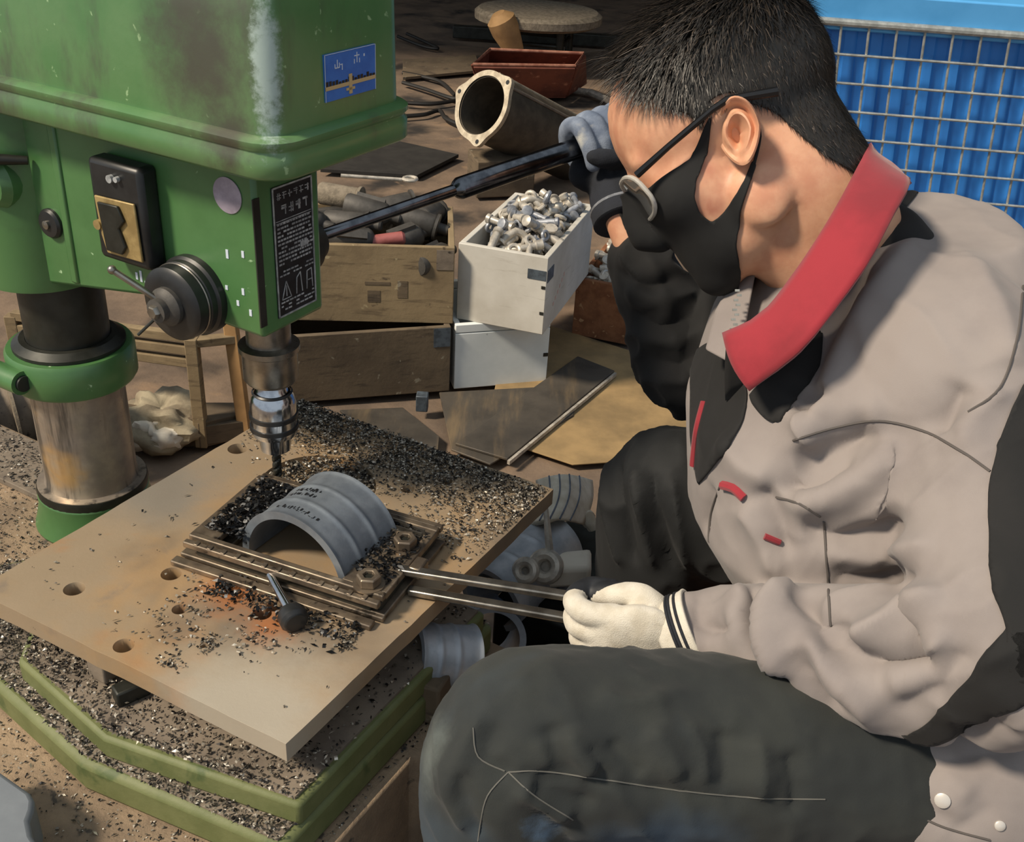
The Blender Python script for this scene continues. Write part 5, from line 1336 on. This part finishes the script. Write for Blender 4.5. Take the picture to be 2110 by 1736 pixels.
# far lapel with its grey edge and zip teeth
lp = [atd(*p) for p in ((1540, 535, 1.0), (1562, 540, .99), (1540, 660, .955), (1500, 745, .93), (1455, 720, .95), (1475, 640, .985), (1510, 575, 1.0))]
lpm = MB().prism(lp, FWD * .006).build('inner_lapel', m_jacket, wk, bevel=.002)
z0, z1 = atd(1520, 600, .955), atd(1508, 690, .938)
zt = MB()
for k in range(10): zt.box(z0 + (z1 - z0) * k / 9 + (CR * .0012 if k % 2 else -CR * .0012) - FWD * .004, CR * .0020, CU * .0010, FWD * .0008)
zt.build('zip_teeth', m_galv, lpm)
for (x, y) in ((1462, 768),):
    h, n, i, d = tree_j.ray_cast(Vector(CAM), Vector(ray(x, y)).normalized())
    if h is not None: MB().lathe(np.array(h), np.array(n), [(.0055, -.001), (.0055, .0012), (.003, .002), (0, .0021)], 18).build('snap_button', m_black, jk)

# ---- trousers
def leg(h_, k_, a_, name, m, fl, rk=.070, label=None):
    T = MB(); seg_tube(T, [h_ + (h_ - k_) * .08, h_ * .55 + k_ * .45 + np.array([0, 0, -.004]), k_ * .85 + h_ * .15 + np.array([0, 0, .0]), k_ + np.array([.006, 0, -.006]), k_ * .82 + a_ * .18 + np.array([.004, 0, 0]), (k_ + a_) / 2 + np.array([.012, 0, 0]), a_ + np.array([.0, 0, .03])], [.092, .082, .074, rk * .96, rk * .95, .062, .055], 26, 8)
    return T
T1m = leg(HP1, K1, AN1, 't', m_denim, []); T1m.ell((.46, .78, .385), (.12, 0, 0), (0, .17, 0), (0, 0, .085), 24)
tme = remesh(T1m, .0038, 6, 'trousers'); folds.tree = bvh(tme)
folds(tme, [(a_ * 1.25, w_, p_) for a_, w_, p_ in [(.005, .007, [(1000, 1470), (960, 1540), (930, 1640)]), (-.005, .007, [(1030, 1480), (1000, 1560), (1060, 1600)]), (.005, .008, [(920, 1560), (930, 1640), (960, 1720)]), (-.005, .008, [(950, 1580), (960, 1660), (990, 1730)]),
            (.005, .009, [(1170, 1500), (1190, 1560), (1230, 1600)]), (-.005, .009, [(1130, 1490), (1150, 1560), (1170, 1610)]), (-.004, .009, [(1260, 1520), (1290, 1570), (1330, 1600)]), (.005, .009, [(1340, 1500), (1380, 1560), (1400, 1610)]),
            (-.006, .010, [(1490, 1500), (1500, 1580), (1490, 1640)]), (.006, .010, [(1560, 1520), (1570, 1600), (1560, 1660)]), (-.006, .010, [(1620, 1540), (1640, 1620), (1630, 1690)]),
            (-.004, .006, [(1040, 1595), (1200, 1612), (1400, 1635), (1640, 1655)]), (.007, .010, [(1060, 1620), (1120, 1660), (1180, 1690)]), (-.006, .009, [(1100, 1610), (1150, 1640), (1230, 1660)]), (.004, .008, [(1230, 1420), (1300, 1450), (1420, 1420)]), (.003, .006, [(1110, 1520), (1130, 1580), (1160, 1605)]), (-.003, .006, [(1210, 1530), (1240, 1590), (1270, 1610)]), (.003, .006, [(1420, 1480), (1450, 1560), (1450, 1620)]), (.003, .006, [(905, 1480), (900, 1560), (910, 1650)]), (-.003, .005, [(1080, 1640), (1140, 1700), (1180, 1735)])]])
wrinkle(tme, .0050, 22, 5, CU * .9 - CR * .5, (.06, .56, .45), .13, 2); wrinkle(tme, .0050, 18, 4, CU * .9 - CR * .25, (.28, .60, .43), .13, 6)
fabric_noise(tme, .0012, 26, 11, (1, 1, 2)); fabric_noise(tme, .0010, 70, 4)
tr_o = smooth_obj('trousers', tme, m_denim, wk, 'dark faded denim trousers')
tree_t = bvh(tme)
for pts in ([(1048, 1592), (1120, 1590), (1250, 1608), (1400, 1630), (1560, 1645), (1700, 1648)], [(1048, 1592), (1005, 1640), (990, 1700), (985, 1734)], [(1048, 1592), (1100, 1640), (1180, 1690)], [(975, 1500), (985, 1560), (1040, 1590)]):
    seam(tree_t, pts, .0006, 'seam', m_thread, tr_o)
T2m = leg(HP2, K2, AN2, 't', m_denim_shaded, [], .068); t2 = remesh(T2m, .0042, 5, 'far_leg'); folds.tree = bvh(t2)
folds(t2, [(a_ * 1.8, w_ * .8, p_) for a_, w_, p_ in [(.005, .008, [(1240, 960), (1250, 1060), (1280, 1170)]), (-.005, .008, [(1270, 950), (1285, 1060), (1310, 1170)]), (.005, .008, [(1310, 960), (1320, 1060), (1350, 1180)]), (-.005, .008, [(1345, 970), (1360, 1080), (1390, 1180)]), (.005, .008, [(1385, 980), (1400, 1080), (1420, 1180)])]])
wrinkle(t2, .005, 22, 5, CU * .95 - CR * .3, None, 1, 4); smooth_obj('shaded_trouser_leg', t2, m_denim_shaded, wk, 'trouser leg coloured nearly black for its shade')
# shoes
for a_ in (AN1, AN2):
    Sm = MB(); seg_tube(Sm, [a_ + np.array([.02, 0, -.02]), a_ + np.array([-.04, 0, -.025]), a_ + np.array([-.13, 0, -.038])], [.042, .040, .034]); Sm.box(a_ + np.array([-.055, 0, -.062]), (.105, 0, 0), (0, .038, 0), (0, 0, .010))
    sme = remesh(Sm, .004, 4, 'shoe'); smooth_obj('shoe', sme, m_boot, wk)

# ---- near glove gripping the handle bars
def fingers(mb, chains, n=14):
    for pts, rads in chains: seg_tube(mb, pts, rads, n, 6)
bd_ = nrm(HR1e - HR1)
def GB(t_, y, z): # along the bars from their gripped end, across, up
    return np.array([.110, .7345, .452]) + (-bd_) * t_ + np.array([0, y, 0]) + AZ * z
G1 = MB()
G1.ell(GB(-.012, -.026, .010), bd_ * .046, np.array([0, .0165, .004]), np.array([0, -.006, .039]), 22)
G1.ell(GB(-.040, -.020, .006), bd_ * .034, np.array([0, .022, 0]), np.array([0, 0, .031]), 20)
G1.ell(GB(.010, -.026, .004), bd_ * .026, np.array([0, .015, 0]), np.array([0, 0, .036]), 20)
ch_ = []
for k, (t0, z0_) in enumerate(((.026, .031), (.024, .012), (.018, -.006), (.010, -.023))):
    r = (.0105, .0108, .0102, .0092)[k]
    ch_.append(([GB(t0 - .014, -.026, z0_), GB(t0 + .012, -.022, z0_ - .003), GB(t0 + .020, -.002, z0_ - .006), GB(t0 + .006, .017, z0_ - .006), GB(t0 - .014, .017, z0_ - .003)], [r * 1.08, r * 1.02, r, r * .95, r * .85]))
ch_.append(([GB(-.032, -.012, .030), GB(-.012, -.006, .041), GB(.014, .006, .030), GB(.030, .012, .022)], [.0125, .0115, .0105, .0090]))
fingers(G1, ch_)
g1 = remesh(G1, .0021, 4, 'near_glove'); fabric_noise(g1, .0012, 60, 3)
go_ = smooth_obj('glove', g1, [m_gl_white, m_gl_dark, m_bracket], wk, 'cream knitted glove with dark striped cuff')
cen = np.array([np.array(p.center) for p in g1.polygons]); q = cen - GB(0, 0, 0)
mi = np.where((q[:, 2] < -.016 - .3 * q[:, 1] * 0) & (q @ (-bd_) > -.02), 1, 0); mi = np.where((q[:, 1] > .006), 1, mi); g1.polygons.foreach_set('material_index', mi.tolist())
cf = MB(); w0 = GB(-.040, -.020, .006); w1 = WR1 + np.array([.006, .001, -.001]); rings = []
for k in range(12):
    s_ = k / 11; c = w0 * (1 - s_) + w1 * s_; ax = nrm(w1 - w0); e1 = nrm(np.cross(ax, AZ)); e2 = np.cross(e1, ax); r = .030 + .009 * s_ + .0018 * math.sin(s_ * 5)
    rings.append([c + e1 * math.cos(t_) * r * .92 + e2 * math.sin(t_) * r * 1.08 for t_ in np.linspace(0, 2 * math.pi, 36, endpoint=False)])
cfo = cf.loft(rings, cap=False).build('glove_cuff', m_gl_white, go_, angle=80); cfo.location = (0, 0, 0); so = cfo.modifiers.new('t', 'SOLIDIFY'); so.thickness = .003; so.offset = 1
for k in (5, 6, 8):
    R_ = [p + nrm(p - sum(rings[k]) / 36) * .0028 for p in rings[k]]
    t_ = MB().tube(R_, .0016, 6, closed=True).build('cuff_stripe', m_gl_navy, go_); t_.location = (0, 0, 0)
# ---- far glove closed round the feed lever
lx_ = Ld; lside = nrm(np.cross(Ld, FWD)); 
if lside @ CU < 0: lside = -lside                      # upwards in the picture, square to the lever
ltow = nrm(np.cross(lx_, lside)); 
if ltow @ FWD > 0: ltow = -ltow                        # towards the viewer
def GF(t_, u_, w_): return LH + lx_ * t_ + lside * u_ + ltow * w_
G2 = MB(); ch_ = []
for k in range(4):
    t0 = -.018 + k * .0205; r = (.0098, .0108, .0112, .0108)[k]
    ch_.append(([GF(t0 + .016, -.022, -.022), GF(t0 + .010, .006, -.026), GF(t0 + .004, .024, -.006), GF(t0, .018, .018), GF(t0 - .003, -.008, .023), GF(t0 - .002, -.026, .015)], [r, r * 1.05, r * 1.05, r * 1.02, r * .98, r * .88]))
fingers(G2, ch_)
g2 = remesh(G2, .0021, 3, 'far_glove'); fabric_noise(g2, .0012, 60, 9)
smooth_obj('glove', g2, m_gl_blue, wk, 'blue grey knitted glove fingers closed round the lever')
G3 = MB(); hw = WR2 + (np.asarray(GF(.02, -.03, -.01)) - WR2) * .30
seg_tube(G3, [GF(.022, -.020, -.020), GF(.024, -.040, -.012), hw + (GF(.02, -.03, -.01) - WR2) * .15, hw], [.034, .034, .031, .028], 18, 8)
G3.ell(GF(.012, -.026, -.018), lx_ * .044, lside * .026, ltow * .016, 18)
seg_tube(G3, [GF(.030, -.045, .0), GF(.020, -.032, .020), GF(-.004, -.030, .026), GF(-.022, -.020, .024)], [.014, .013, .0115, .0095], 14, 6)
g3 = remesh(G3, .0024, 4, 'far_palm'); fabric_noise(g3, .0012, 60, 2)
smooth_obj('glove_palm', g3, m_gl_navy, wk, 'dark navy palm and thumb of the glove')
dc = nrm(WR2 - hw); cfp = []
MB().lathe(hw - dc * .006, dc, [(.030, 0), (.033, .002), (.033, .022), (.030, .024)], 30).build('glove_cuff', m_gl_navy, wk)
MB().lathe(hw - dc * .006, dc, [(.0332, .0045), (.0340, .006), (.0332, .0075)], 30, cap=False).build('cuff_stripe', m_casting_cool, wk)

# ---- stool under the worker
stw = thing('wooden_stool', (.47, .78, 0), 'low wooden stool under the seated worker', 'stool')
MB().box((.44, .77, .275), (.17, 0, 0), (0, .16, 0), (0, 0, .018)).build('seat', m_wood_brown, stw, bevel=.004)
for (sx_, sy_) in ((-1, -1), (-1, 1), (1, -1), (1, 1)):
    MB().box((.44 + sx_ * .14, .77 + sy_ * .13, .128), (.02, 0, 0), (0, .02, 0), (0, 0, .129)).build('leg', m_wood_brown, stw, bevel=.002)
